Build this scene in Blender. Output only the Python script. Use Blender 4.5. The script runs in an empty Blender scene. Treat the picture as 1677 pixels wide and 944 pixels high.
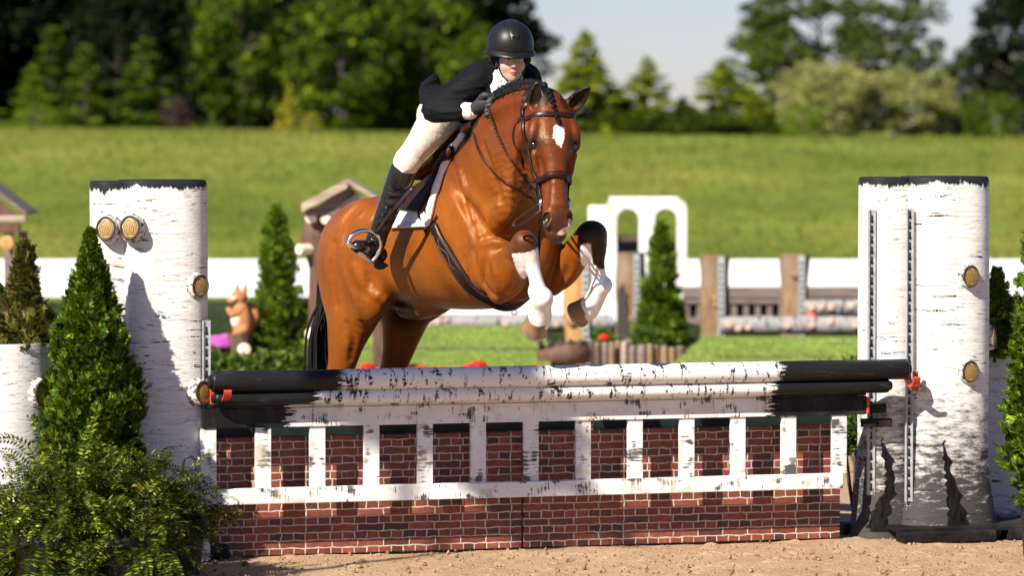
import bpy, bmesh, math, random, os
import numpy as np
from mathutils import Vector, Matrix, noise
from mathutils.bvhtree import BVHTree

# ------------------------------------------------------------------ camera, world, sun, exposure
SC = bpy.context.scene
COL = SC.collection
R = math.radians
CAM = Vector((0.0, -20.0, 2.27))
PITCH = math.atan(282 * 0.00309 / 20)
cd = bpy.data.cameras.new('camera'); cam = bpy.data.objects.new('camera', cd); COL.objects.link(cam)
cam.location = CAM
cam.rotation_euler = (R(90) - PITCH, 0, 0)
cd.sensor_width = 36
cd.lens = 36 * (20 / 0.00309) / 1677
cd.clip_end = 2000
cd.dof.use_dof = True
cd.dof.focus_distance = 20.0
cd.dof.aperture_fstop = 2.4
SC.camera = cam

SUN_EL, SUN_TRAVEL = 38, (0.62, 0.78)      # the sun stands behind the photographer's left shoulder
w = bpy.data.worlds.new('World'); SC.world = w; w.use_nodes = True
nt = w.node_tree; bg = nt.nodes['Background']
sky = nt.nodes.new('ShaderNodeTexSky'); sky.sky_type = 'NISHITA'; sky.sun_disc = False
sky.sun_elevation = R(SUN_EL)
az = math.atan2(-SUN_TRAVEL[0], -SUN_TRAVEL[1])
sky.sun_rotation = az
sky.dust_density = 0.1; sky.air_density = 1.0; sky.ozone_density = 3.0
tint = nt.nodes.new('ShaderNodeMix'); tint.data_type = 'RGBA'; tint.blend_type = 'MULTIPLY'; tint.inputs[0].default_value = 1; tint.inputs[7].default_value = (.81, .83, 1.12, 1)
nt.links.new(sky.outputs[0], tint.inputs[6]); nt.links.new(tint.outputs[2], bg.inputs[0]); bg.inputs[1].default_value = 0.05
sl = bpy.data.lights.new('sun', 'SUN'); so = bpy.data.objects.new('sun', sl); COL.objects.link(so)
sl.energy = 5.0; sl.angle = R(0.5); sl.color = (1, 0.93, 0.82)
hv = Vector((SUN_TRAVEL[0], SUN_TRAVEL[1], 0)).normalized() * math.cos(R(SUN_EL))
so.rotation_euler = (hv + Vector((0, 0, -math.sin(R(SUN_EL))))).to_track_quat('-Z', 'Y').to_euler()
SC.view_settings.view_transform = 'Standard'; SC.view_settings.look = 'None'
SC.view_settings.exposure = 0.94; SC.view_settings.gamma = 1
SC.render.engine = 'CYCLES'
SC.cycles.max_bounces = 6; SC.cycles.diffuse_bounces = 3; SC.cycles.glossy_bounces = 3
SC.cycles.transparent_max_bounces = 6

# ------------------------------------------------------------------ placing helpers
_F = 20 / 0.00309
_cp, _sp = math.cos(PITCH), math.sin(PITCH)
def P(px, py, Y):
    """point of the photograph at pixel px, py that lies in the vertical plane y = Y"""
    u = (px - 838.5) / _F; v = (472 - py) / _F
    d = Vector((u, _cp + v * _sp, -_sp + v * _cp))
    k = (Y + 20) / d.y
    return CAM + d * k
def ground_at(px, py):
    u = (px - 838.5) / _F; v = (472 - py) / _F
    d = Vector((u, _cp + v * _sp, -_sp + v * _cp))
    return CAM + d * (-2.2 / d.z)
def pix(p):
    q = Vector(p) - CAM
    dep = q.y * _cp - q.z * _sp; up = q.y * _sp + q.z * _cp
    return 838.5 + _F * q.x / dep, 472 - _F * up / dep
def ray(px, py, bvh):
    u = (px - 838.5) / _F; v = (472 - py) / _F
    d = Vector((u, _cp + v * _sp, -_sp + v * _cp)).normalized()
    h = bvh.ray_cast(CAM, d)
    return h[0], h[1]

# ------------------------------------------------------------------ object helpers
def tag(o, label=None, cat=None, group=None, kind=None):
    if label: o['label'] = label
    if cat: o['category'] = cat
    if group: o['group'] = group
    if kind: o['kind'] = kind
    return o
def empty(name, loc=(0, 0, 0), rz=0, label=None, cat=None, group=None):
    o = bpy.data.objects.new(name, None); COL.objects.link(o)
    o.location = loc; o.rotation_euler = (0, 0, rz); o.empty_display_size = 0.1
    return tag(o, label, cat, group)
def link(name, me, mat, parent=None, smooth=True):
    """mesh data in world coordinates; keeps its place under a parent whose only transform is a location"""
    o = bpy.data.objects.new(name, me); COL.objects.link(o)
    if mat is not None:
        for m in (mat if isinstance(mat, (list, tuple)) else [mat]): me.materials.append(m)
    if smooth: me.polygons.foreach_set('use_smooth', [True] * len(me.polygons))
    if parent is not None:
        o.parent = parent
        p = parent; off = Vector((0, 0, 0)); rz = 0
        chain = []
        while p is not None: chain.append(p); p = p.parent
        M = Matrix.Identity(4)
        for c in reversed(chain): M = M @ c.matrix_basis
        me.transform(M.inverted())
    return o
def mesh(verts, faces, name='m'):
    me = bpy.data.meshes.new(name)
    if isinstance(verts, np.ndarray): verts = verts.tolist()
    if isinstance(faces, np.ndarray): faces = faces.tolist()
    me.from_pydata(verts, [], faces); me.update()
    return me
def V(*a): return Vector(a)
def lerp(a, b, t): return a + (b - a) * t

# ------------------------------------------------------------------ implicit modelling: bodies as one smooth surface
class Field:
    def __init__(s, lo, hi, h):
        s.lo = np.array(lo, float); s.h = h
        s.n = np.ceil((np.array(hi, float) - s.lo) / h).astype(int) + 1
        s.d = np.full(s.n, 0.5, np.float32)
    def _sub(s, lo, hi, m):
        a = np.maximum(np.floor((np.array(lo) - m - s.lo) / s.h).astype(int), 0)
        b = np.minimum(np.ceil((np.array(hi) + m - s.lo) / s.h).astype(int) + 1, s.n)
        if np.any(b <= a): return None
        sl_ = tuple(slice(a[i], b[i]) for i in range(3))
        ax = [(s.lo[i] + s.h * np.arange(a[i], b[i])).astype(np.float32) for i in range(3)]
        return sl_, ax[0][:, None, None], ax[1][None, :, None], ax[2][None, None, :]
    def put(s, prim, k=0.03, sub=False):
        f, lo, hi = prim
        q = s._sub(lo, hi, k + 4 * s.h)
        if q is None: return s
        sl_, X, Y, Z = q
        b = f(X, Y, Z); a = s.d[sl_]
        if sub:
            b = -b
            hh = np.maximum(k - np.abs(a - b), 0) / k
            s.d[sl_] = np.maximum(a, b) + hh * hh * k * 0.25
        else:
            hh = np.maximum(k - np.abs(a - b), 0) / k
            s.d[sl_] = np.minimum(a, b) - hh * hh * k * 0.25
        return s
    def mesh(s):
        d = s.d; n = d.shape; neg = d < 0
        c = neg[:-1, :-1, :-1].astype(np.int8)
        cnt = c.copy()
        for dx in (0, 1):
            for dy in (0, 1):
                for dz in (0, 1):
                    if dx + dy + dz:
                        cnt += neg[dx:n[0] - 1 + dx, dy:n[1] - 1 + dy, dz:n[2] - 1 + dz]
        act = (cnt > 0) & (cnt < 8)
        I = np.argwhere(act)
        idx = np.full(act.shape, -1, np.int32); idx[act] = np.arange(len(I))
        acc = np.zeros((len(I), 3)); num = np.zeros(len(I))
        i, j, k = I.T
        for ax in range(3):
            o = [a for a in range(3) if a != ax]
            for e0 in (0, 1):
                for e1 in (0, 1):
                    off = [0, 0, 0]; off[o[0]] = e0; off[o[1]] = e1
                    p = (i + off[0], j + off[1], k + off[2])
                    off2 = list(off); off2[ax] = 1
                    q = (i + off2[0], j + off2[1], k + off2[2])
                    a = d[p]; b = d[q]; m = (a < 0) != (b < 0)
                    t = np.where(m, a / np.where(m, a - b, 1), 0)
                    pt = np.stack([np.full(len(I), float(off[0])), np.full(len(I), float(off[1])), np.full(len(I), float(off[2]))], 1)
                    pt[:, ax] += t
                    acc += pt * m[:, None]; num += m
        vs = (I + acc / num[:, None]) * s.h + s.lo
        faces = []
        for ax in range(3):
            o = [a for a in range(3) if a != ax]
            sa = [slice(1, -1)] * 3; sb = [slice(1, -1)] * 3
            sa[ax] = slice(0, -1); sb[ax] = slice(1, None)
            A = neg[tuple(sa)]; B_ = neg[tuple(sb)]
            for m, flip in ((A & ~B_, False), (~A & B_, True)):
                E = np.argwhere(m)
                if not len(E): continue
                E = E.copy()
                for a in o: E[:, a] += 1
                q = []
                for (u, v) in ((0, 0), (1, 0), (1, 1), (0, 1)):
                    c_ = E.copy(); c_[:, o[0]] -= 1 - u; c_[:, o[1]] -= 1 - v
                    q.append(idx[c_[:, 0], c_[:, 1], c_[:, 2]])
                q = np.stack(q, 1)
                if flip ^ (ax == 1): q = q[:, ::-1]
                q = q[(q >= 0).all(1)]
                faces.append(q)
        F = np.concatenate(faces) if faces else np.zeros((0, 4), int)
        return vs, F
def relax(vs, F, n=2, lam=0.5):
    """a little umbrella smoothing of a quad mesh"""
    e = np.concatenate([F[:, [0, 1]], F[:, [1, 2]], F[:, [2, 3]], F[:, [3, 0]]])
    e = np.concatenate([e, e[:, ::-1]])
    deg = np.bincount(e[:, 0], minlength=len(vs)).astype(float); deg[deg == 0] = 1
    for it in range(n):
        for l_ in (lam, -lam * 1.03):
            s_ = np.stack([np.bincount(e[:, 0], weights=vs[e[:, 1], a], minlength=len(vs)) for a in range(3)], 1) / deg[:, None]
            vs = vs + l_ * (s_ - vs)
    return vs
def _un(v): v = np.array(v, float); return v / (np.linalg.norm(v) + 1e-12)
def ell(c, r, ax=None, off=0.0):
    """ellipsoid: centre, radii along the three axes"""
    c = np.array(c, float); r = np.array(r, float) + off
    if ax is None: M = np.eye(3)
    else:
        a = _un(ax[0]); b = np.array(ax[1], float); b = _un(b - a * a.dot(b)); M = np.stack([a, b, np.cross(a, b)])
    ext = np.sqrt(((M * r[:, None]) ** 2).sum(0))
    mr = r.min()
    def f(X, Y, Z):
        x, y, z = X - c[0], Y - c[1], Z - c[2]
        q = [(M[i, 0] * x + M[i, 1] * y + M[i, 2] * z) for i in range(3)]
        k0 = np.sqrt(sum((q[i] / r[i]) ** 2 for i in range(3)))
        k1 = np.sqrt(sum((q[i] / r[i] ** 2) ** 2 for i in range(3))) + 1e-6
        return (k0 * (k0 - 1.0) / k1).astype(np.float32)
    return f, c - ext, c + ext
def box(c, r, ax=None, rad=0.01):
    c = np.array(c, float); r = np.array(r, float)
    if ax is None: M = np.eye(3)
    else:
        a = _un(ax[0]); b = np.array(ax[1], float); b = _un(b - a * a.dot(b)); M = np.stack([a, b, np.cross(a, b)])
    ext = (np.abs(M) * r[:, None]).sum(0)
    def f(X, Y, Z):
        x, y, z = X - c[0], Y - c[1], Z - c[2]
        q = [np.abs(M[i, 0] * x + M[i, 1] * y + M[i, 2] * z) - r[i] + rad for i in range(3)]
        out = np.sqrt(np.maximum(q[0], 0) ** 2 + np.maximum(q[1], 0) ** 2 + np.maximum(q[2], 0) ** 2)
        return (out + np.minimum(np.maximum(q[0], np.maximum(q[1], q[2])), 0) - rad).astype(np.float32)
    return f, c - ext, c + ext
def cat(pts, n):
    """Catmull-Rom through rows of pts"""
    pts = np.array(pts, float); m = len(pts)
    if m == 2: return np.array([pts[0] + (pts[1] - pts[0]) * t for t in np.linspace(0, 1, n + 1)])
    e = np.vstack([2 * pts[0] - pts[1], pts, 2 * pts[-1] - pts[-2]])
    out = []
    for i in range(m - 1):
        p0, p1, p2, p3 = e[i:i + 4]
        for t in np.arange(n) / n:
            out.append(0.5 * (2 * p1 + (p2 - p0) * t + (2 * p0 - 5 * p1 + 4 * p2 - p3) * t * t + (3 * p1 - p0 - 3 * p2 + p3) * t ** 3))
    out.append(pts[-1])
    return np.array(out)
def tube(st, side, n=5, off=0.0, kk=0.012, rnd=2.0):
    """loft of ellipses: stations (point, half width a along side, half height b across side and axis)"""
    rows = [list(p) + [a + off, b + off] for (p, a, b) in st]
    S = cat(rows, n)
    S[:, 3:] = np.maximum(S[:, 3:], 0.002)
    if not isinstance(side, (list, tuple)) or not hasattr(side[0], '__len__'):
        sides = np.repeat(np.array([list(side)], float), len(S), 0)
    else:
        sides = cat([list(x) for x in side], n)
    ext = S[:, 3:].max(1)
    lo = (S[:, :3] - ext[:, None]).min(0); hi = (S[:, :3] + ext[:, None]).max(0)
    def f(X, Y, Z):
        best = None
        for i in range(len(S) - 1):
            p, q = S[i, :3], S[i + 1, :3]; ax_ = q - p; L = np.linalg.norm(ax_)
            if L < 1e-6: continue
            ax_ = ax_ / L; u = _un(sides[i] - ax_ * ax_.dot(sides[i])); w_ = np.cross(ax_, u)
            x, y, z = X - p[0], Y - p[1], Z - p[2]
            s_ = ax_[0] * x + ax_[1] * y + ax_[2] * z
            t = np.clip(s_ / L, 0, 1)
            a = S[i, 3] + (S[i + 1, 3] - S[i, 3]) * t; b = S[i, 4] + (S[i + 1, 4] - S[i, 4]) * t
            uu = (u[0] * x + u[1] * y + u[2] * z) / a; vv = (w_[0] * x + w_[1] * y + w_[2] * z) / b
            o = (s_ - t * L) / np.minimum(a, b)
            if rnd == 2.0:
                k0 = np.sqrt(uu * uu + vv * vv + o * o)
            else:
                k0 = np.sqrt((np.abs(uu) ** rnd + np.abs(vv) ** rnd + 1e-12) ** (2 / rnd) + o * o)
            g = np.sqrt((uu / a) ** 2 + (vv / b) ** 2 + (o / np.minimum(a, b)) ** 2) + 1e-6
            dd = k0 * (k0 - 1) / g
            if best is None: best = dd
            else:
                hh = np.maximum(kk - np.abs(best - dd), 0) / kk
                best = np.minimum(best, dd) - hh * hh * kk * 0.15
        return best.astype(np.float32)
    return f, lo, hi
def limb(pts, rs, n=4, off=0.0):
    return tube([(p, r, r) for p, r in zip(pts, rs)], (0.31, 0.9, 0.2), n, off)

# ------------------------------------------------------------------ materials
MATS = {}
def nodes(name):
    m = bpy.data.materials.new(name); m.use_nodes = True; MATS[name] = m
    t = m.node_tree; return m, t, t.nodes['Principled BSDF']
def NN(t, typ, **kw):
    n = t.nodes.new(typ)
    for k, v in kw.items():
        if k in n.inputs: n.inputs[k].default_value = v
        else: setattr(n, k, v)
    return n
def ramp(t, src, stops, interp='LINEAR'):
    r = t.nodes.new('ShaderNodeValToRGB'); r.color_ramp.interpolation = interp
    e = r.color_ramp.elements
    while len(e) < len(stops): e.new(0.5)
    for i, (p, c) in enumerate(stops):
        e[i].position = p; e[i].color = (c, c, c, 1) if not hasattr(c, '__len__') else (*c, 1)
    t.links.new(src, r.inputs[0]); return r.outputs[0]
def mixn(t, fac, a, b, typ='MIX'):
    n = t.nodes.new('ShaderNodeMix'); n.data_type = 'RGBA'; n.blend_type = typ
    for s, v in ((n.inputs[0], fac), (n.inputs[6], a), (n.inputs[7], b)):
        if hasattr(v, 'is_linked') or hasattr(v, 'links'): t.links.new(v, s)
        elif hasattr(v, '__len__'): s.default_value = (*v, 1)
        else: s.default_value = v
    return n.outputs[2]
def coord(t, kind='Object', scale=(1, 1, 1), loc=(0, 0, 0), rot=(0, 0, 0)):
    c = t.nodes.new('ShaderNodeTexCoord'); mp = t.nodes.new('ShaderNodeMapping')
    t.links.new(c.outputs[kind], mp.inputs[0]); mp.inputs['Scale'].default_value = scale
    mp.inputs['Location'].default_value = loc; mp.inputs['Rotation'].default_value = rot
    return mp.outputs[0]
def noisen(t, vec, sc, det=4, rough=.55, dist=0):
    n = t.nodes.new('ShaderNodeTexNoise'); t.links.new(vec, n.inputs['Vector'])
    n.inputs['Scale'].default_value = sc; n.inputs['Detail'].default_value = det
    n.inputs['Roughness'].default_value = rough; n.inputs['Distortion'].default_value = dist
    return n.outputs['Fac']
def math_(t, op, a, b=None, c=None):
    n = t.nodes.new('ShaderNodeMath'); n.operation = op
    for i, v in enumerate((a, b, c)):
        if v is None: continue
        if hasattr(v, 'links'): t.links.new(v, n.inputs[i])
        else: n.inputs[i].default_value = v
    return n.outputs[0]
def bump(t, b, h, strength=.3, dist=.01):
    n = t.nodes.new('ShaderNodeBump'); n.inputs['Strength'].default_value = strength; n.inputs['Distance'].default_value = dist
    t.links.new(h, n.inputs['Height']); t.links.new(n.outputs[0], b.inputs['Normal']); return n
def simple(name, col, rough=.5, var=.15, sc=8, bmp=.0, metal=0, spec=.5, coat=0, bsc=None, bdist=.01, scale=(1, 1, 1), dirt=None):
    m, t, b = nodes(name)
    v = coord(t, scale=scale); n = noisen(t, v, sc, 5)
    lo = tuple(max(0, c * (1 - var)) for c in col); hi = tuple(min(1, c * (1 + var)) for c in col)
    c = ramp(t, n, [(.3, lo), (.7, hi)])
    if dirt:
        d = ramp(t, noisen(t, v, sc * .35, 6, .7), [(.52, 0), (.68, 1)]); c = mixn(t, d, c, dirt)
    t.links.new(c, b.inputs['Base Color']); b.inputs['Roughness'].default_value = rough
    b.inputs['Metallic'].default_value = metal; b.inputs['Specular IOR Level'].default_value = spec
    b.inputs['Coat Weight'].default_value = coat
    if bmp: bump(t, b, noisen(t, v, bsc or sc * 4, 5), bmp, bdist)
    return m
def coat_mat():
    m, t, b = nodes('horse_coat')
    a = t.nodes.new('ShaderNodeAttribute'); a.attribute_name = 'coat'
    v = coord(t); n = noisen(t, v, 7, 6, .6, .4); n2 = noisen(t, v, 46, 4, .6, .2)
    f = ramp(t, n, [(.25, .82), (.75, 1.14)]); f2 = ramp(t, n2, [(.25, .88), (.75, 1.08)])
    c = mixn(t, 1, mixn(t, 1, a.outputs['Color'], f, 'MULTIPLY'), f2, 'MULTIPLY')
    t.links.new(c, b.inputs['Base Color'])
    r = ramp(t, noisen(t, v, 14, 4), [(.3, .33), (.7, .48)]); t.links.new(r, b.inputs['Roughness'])
    b.inputs['Specular IOR Level'].default_value = .42
    b.inputs['Specular Tint'].default_value = (1, .72, .42, 1)
    hs = noisen(t, coord(t, scale=(1, 1, .16), rot=(0, .5, .7)), 260, 3)
    wr = noisen(t, v, 16, 4, .55, .8)
    big = noisen(t, v, 5.5, 3, .5, .5)
    at = t.nodes.new('ShaderNodeAttribute'); at.attribute_name = 'crease'
    wv = t.nodes.new('ShaderNodeTexWave'); wv.bands_direction = 'DIAGONAL'; wv.inputs['Scale'].default_value = 11; wv.inputs['Distortion'].default_value = 5; wv.inputs['Detail'].default_value = 3; wv.inputs['Detail Scale'].default_value = 1.6
    t.links.new(coord(t, rot=(0, .9, .4)), wv.inputs['Vector'])
    vein = math_(t, 'MULTIPLY', math_(t, 'ABSOLUTE', math_(t, 'SUBTRACT', noisen(t, v, 7, 2, .5, 1.2), .5)), -1)
    h = math_(t, 'ADD', math_(t, 'MULTIPLY', hs, .30), math_(t, 'MULTIPLY', wr, .30))
    h = math_(t, 'ADD', h, math_(t, 'MULTIPLY', big, 1.0))
    h = math_(t, 'ADD', h, math_(t, 'MULTIPLY', math_(t, 'MAXIMUM', vein, -.03), 1.6))
    h = math_(t, 'ADD', h, math_(t, 'MULTIPLY', math_(t, 'MULTIPLY', wv.outputs[1], at.outputs['Fac']), .45))
    bump(t, b, h, .6, .010)
    return m
def leaf_mat(name, c1, c2, c3=None, rough=.55, trans=.25, spec=.12, clump=(3.0, .75, 1.25)):
    m, t, b = nodes(name)
    g = t.nodes.new('ShaderNodeNewGeometry')
    v = coord(t); n = noisen(t, v, clump[0], 3)
    r = ramp(t, g.outputs['Random Per Island'], [(0, c1), (.7, c2), (1, c3 or c2)])
    c = mixn(t, 1, r, ramp(t, n, [(.3, clump[1]), (.7, clump[2])]), 'MULTIPLY')
    t.links.new(c, b.inputs['Base Color']); b.inputs['Roughness'].default_value = rough
    b.inputs['Specular IOR Level'].default_value = spec
    tr = t.nodes.new('ShaderNodeBsdfTranslucent'); t.links.new(c, tr.inputs[0])
    mx = t.nodes.new('ShaderNodeMixShader'); mx.inputs[0].default_value = trans
    t.links.new(b.outputs[0], mx.inputs[1]); t.links.new(tr.outputs[0], mx.inputs[2])
    t.links.new(mx.outputs[0], t.nodes['Material Output'].inputs[0])
    return m
def sepxyz(t, v):
    s = t.nodes.new('ShaderNodeSeparateXYZ'); t.links.new(v, s.inputs[0]); return s.outputs
def birch_mat(name, H_, top=True, foot=.45, seed=0, white=(.74, .72, .69)):
    """painted birch bark on an upright column: dark dashes, black rim, dark scuffed foot"""
    m, t, b = nodes(name)
    v = coord(t, loc=(seed, seed * 2.3, 0)); raw = coord(t); x, y, z = sepxyz(t, raw)
    base = ramp(t, noisen(t, v, 4, 5, .7), [(.3, tuple(c * .86 for c in white)), (.6, white)])
    br = noisen(t, coord(t, scale=(3, 3, 45), loc=(seed, 0, 0)), 1.6, 5, .65)
    base = mixn(t, math_(t, 'MULTIPLY', ramp(t, br, [(.50, 0), (.68, 1)]), .55), base, (.42, .33, .27))
    d1 = ramp(t, noisen(t, coord(t, scale=(4.5, 4.5, 40), loc=(seed, seed, seed)), 1.35, 5, .62, .9), [(.60, 0), (.625, 1)])
    gap = ramp(t, noisen(t, v, 2.6, 3), [(.40, 0), (.52, 1)])
    d2 = ramp(t, noisen(t, coord(t, scale=(9, 9, 90), loc=(seed, 3, 1)), 1.7, 5, .7), [(.61, 0), (.66, 1)])
    fine = ramp(t, noisen(t, coord(t, scale=(60, 60, 16)), 1.5, 2), [(.36, 0), (.46, 1)])
    d = math_(t, 'MULTIPLY', math_(t, 'MAXIMUM', math_(t, 'MULTIPLY', d1, gap), math_(t, 'MULTIPLY', d2, .6)), fine)
    c = mixn(t, d, base, (.028, .022, .022))
    hair = noisen(t, coord(t, scale=(70, 70, 5)), 1.0, 3)
    if top:
        zz = math_(t, 'ADD', math_(t, 'ADD', z, math_(t, 'MULTIPLY', hair, .06)), math_(t, 'MULTIPLY', noisen(t, v, 9, 4), .11))
        c = mixn(t, ramp(t, math_(t, 'SUBTRACT', zz, H_ + .052), [(.0, 0), (.012, 1)]), c, (.018, .018, .022))
    if foot:
        zz = math_(t, 'ADD', math_(t, 'DIVIDE', z, foot), math_(t, 'MULTIPLY', math_(t, 'SUBTRACT', noisen(t, coord(t, scale=(7, 7, 22), loc=(seed, 0, 0)), 1.6, 6, .75), .5), 2.3))
        c = mixn(t, ramp(t, zz, [(.35, .96), (.9, 0)]), c, (.028, .024, .023))
    t.links.new(c, b.inputs['Base Color']); b.inputs['Roughness'].default_value = .6; b.inputs['Specular IOR Level'].default_value = .12
    bh = math_(t, 'ADD', noisen(t, coord(t, scale=(20, 20, 90)), 1.5, 4), math_(t, 'MULTIPLY', d, -.5))
    bump(t, b, bh, .35, .006)
    return m
def pole_mat(name, L, a, z_, blk=(.010, .010, .011), whitec=(.76, .73, .69)):
    """birch patterned jump pole, black painted at both ends (a and z_ metres along it)"""
    m, t, b = nodes(name)
    raw = coord(t); x, y, z = sepxyz(t, raw)
    base = ramp(t, noisen(t, raw, 5, 5, .7), [(.3, tuple(c * .88 for c in whitec)), (.6, whitec)])
    d1 = ramp(t, noisen(t, coord(t, scale=(30, 7, 7)), 1.25, 4, .6, .3), [(.566, 0), (.588, 1)])
    sp = ramp(t, noisen(t, coord(t, scale=(22, 14, 14), loc=(5, 3, 1)), 1.9, 3, .6, .2), [(.635, 0), (.655, 1)])
    gap = ramp(t, noisen(t, coord(t, loc=(2, 0, 0)), 6, 2), [(.36, 0), (.46, 1)])
    hair = ramp(t, noisen(t, coord(t, scale=(30, 90, 90)), 1.2, 2), [(.34, 0), (.5, 1)])
    d = math_(t, 'MULTIPLY', math_(t, 'MAXIMUM', math_(t, 'MULTIPLY', d1, gap), sp), hair)
    c = mixn(t, d, base, (.022, .018, .018))
    h = math_(t, 'MULTIPLY', math_(t, 'SUBTRACT', noisen(t, coord(t, scale=(9, 60, 60)), 1.5, 5, .8), .5), .26)
    xx = math_(t, 'ADD', x, h)
    e = math_(t, 'MAXIMUM', ramp(t, math_(t, 'SUBTRACT', math_(t, 'MULTIPLY', xx, -1), -a), [(0, 0), (.01, 1)]), ramp(t, math_(t, 'SUBTRACT', xx, z_), [(0, 0), (.01, 1)]))
    scuff = ramp(t, noisen(t, coord(t, scale=(3, 12, 12)), 2.2, 5, .7), [(.60, blk), (.78, (.06, .06, .062))])
    c = mixn(t, e, c, scuff)
    t.links.new(c, b.inputs['Base Color']); t.links.new(ramp(t, noisen(t, raw, 9, 3), [(.3, .34), (.7, .5)]), b.inputs['Roughness'])
    b.inputs['Specular IOR Level'].default_value = .22
    bump(t, b, noisen(t, coord(t, scale=(6, 40, 40)), 2, 4), .22, .003)
    return m
def board_mat(name, vertical=False, ends=None):
    """white gate board with rough black and ochre brush marks"""
    m, t, b = nodes(name)
    v = coord(t); x, y, z = sepxyz(t, v)
    base = ramp(t, noisen(t, v, 6, 5, .7), [(.3, (.62, .59, .56)), (.6, (.76, .74, .71))])
    sc = (6, 6, 75) if vertical else (75, 6, 6)
    streak = noisen(t, coord(t, scale=sc), 1.3, 4, .7)
    blob = noisen(t, coord(t, scale=((9, 9, 7) if vertical else (8, 9, 14)), loc=(3.3, 0, 1)), 1.25, 2, .5)
    k = math_(t, 'ADD', blob, math_(t, 'MULTIPLY', math_(t, 'SUBTRACT', streak, .5), .75))
    c = mixn(t, ramp(t, k, [(.565 if vertical else .60, 0), (.64 if vertical else .68, .95)]), base, (.05, .048, .05))
    blob2 = noisen(t, coord(t, scale=(9, 9, 9), loc=(7.3, 2, 5)), 1.1, 2, .5)
    k2 = math_(t, 'ADD', blob2, math_(t, 'MULTIPLY', math_(t, 'SUBTRACT', streak, .5), .5))
    c = mixn(t, ramp(t, k2, [(.58, 0), (.66, .5)]), c, (.42, .33, .22))
    if ends:
        h = math_(t, 'MULTIPLY', math_(t, 'SUBTRACT', noisen(t, coord(t, scale=(9, 8, 60)), 1.5, 5, .8), .5), .30)
        xx = math_(t, 'ADD', x, h)
        e = math_(t, 'MAXIMUM', ramp(t, math_(t, 'SUBTRACT', math_(t, 'MULTIPLY', xx, -1), -ends[0]), [(0, 0), (.01, 1)]), ramp(t, math_(t, 'SUBTRACT', xx, ends[1]), [(0, 0), (.01, 1)]))
        c = mixn(t, e, c, ramp(t, noisen(t, v, 7, 5, .7), [(.5, (.008, .008, .009)), (.8, (.05, .05, .05))]))
    t.links.new(c, b.inputs['Base Color']); b.inputs['Roughness'].default_value = .5; b.inputs['Specular IOR Level'].default_value = .2
    bump(t, b, noisen(t, coord(t, scale=((40, 40, 3) if vertical else (3, 40, 40))), 2, 4), .25, .003)
    return m
def brick_mat():
    m, t, b = nodes('painted_brick')
    v = coord(t); x, y, z = sepxyz(t, v)
    cb = t.nodes.new('ShaderNodeCombineXYZ')
    wob = math_(t, 'MULTIPLY', math_(t, 'SUBTRACT', noisen(t, v, 16, 3), .5), .022)
    t.links.new(math_(t, 'ADD', x, wob), cb.inputs[0]); t.links.new(math_(t, 'ADD', z, math_(t, 'MULTIPLY', wob, .8)), cb.inputs[1])
    k = t.nodes.new('ShaderNodeTexBrick'); t.links.new(cb.outputs[0], k.inputs['Vector'])
    k.offset = .5; k.offset_frequency = 2; k.squash = .47; k.squash_frequency = 2
    k.inputs['Color1'].default_value = (1, 1, 1, 1); k.inputs['Color2'].default_value = (0, 0, 0, 1); k.inputs['Mortar'].default_value = (.5, .5, .5, 1)
    k.inputs['Scale'].default_value = 1; k.inputs['Mortar Size'].default_value = .0034; k.inputs['Mortar Smooth'].default_value = .25
    k.inputs['Brick Width'].default_value = .134; k.inputs['Row Height'].default_value = .0385
    bc = ramp(t, k.outputs['Color'], [(0, (.075, .020, .010)), (.3, (.16, .036, .018)), (.62, (.25, .062, .032)), (.85, (.14, .038, .018)), (1, (.045, .022, .016))])
    bc = mixn(t, 1, bc, ramp(t, noisen(t, v, 30, 5, .7), [(.3, .65), (.7, 1.35)]), 'MULTIPLY')
    bc = mixn(t, ramp(t, noisen(t, v, 3.5, 3), [(.52, 0), (.7, .35)]), bc, (.05, .026, .024))
    mo = ramp(t, noisen(t, v, 22, 4), [(.3, (.32, .26, .22)), (.7, (.62, .55, .49))])
    c = mixn(t, k.outputs['Fac'], bc, mo)
    t.links.new(c, b.inputs['Base Color']); b.inputs['Roughness'].default_value = .6
    bump(t, b, math_(t, 'ADD', math_(t, 'MULTIPLY', k.outputs['Fac'], -1), math_(t, 'MULTIPLY', noisen(t, v, 60, 4), .3)), .5, .008)
    return m
def rings_mat():
    m, t, b = nodes('cut_wood')
    v = coord(t, 'Generated', loc=(-.5, -.5, -.5)); 
    w_ = t.nodes.new('ShaderNodeTexWave'); w_.wave_type = 'RINGS'; w_.rings_direction = 'Y'
    t.links.new(v, w_.inputs['Vector']); w_.inputs['Scale'].default_value = 3.0; w_.inputs['Distortion'].default_value = 9; w_.inputs['Detail'].default_value = 3
    c = ramp(t, w_.outputs[0], [(.12, (.05, .022, .007)), (.4, (.27, .155, .04)), (1, (.44, .28, .085))])
    t.links.new(c, b.inputs['Base Color']); b.inputs['Roughness'].default_value = .5
    return m
def wood_mat(name, c1, c2, vert=True, rough=.7, sc=1.0, gry=None):
    m, t, b = nodes(name)
    v = coord(t, scale=((14, 14, 1.6) if vert else (1.6, 14, 14)))
    n = noisen(t, v, 1.6 * sc, 6, .65, .6)
    c = ramp(t, n, [(.28, c1), (.72, c2)])
    if gry: c = mixn(t, ramp(t, noisen(t, coord(t), 3, 4), [(.45, 0), (.6, .8)]), c, gry)
    t.links.new(c, b.inputs['Base Color']); b.inputs['Roughness'].default_value = rough
    bump(t, b, n, .6, .015)
    return m
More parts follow.
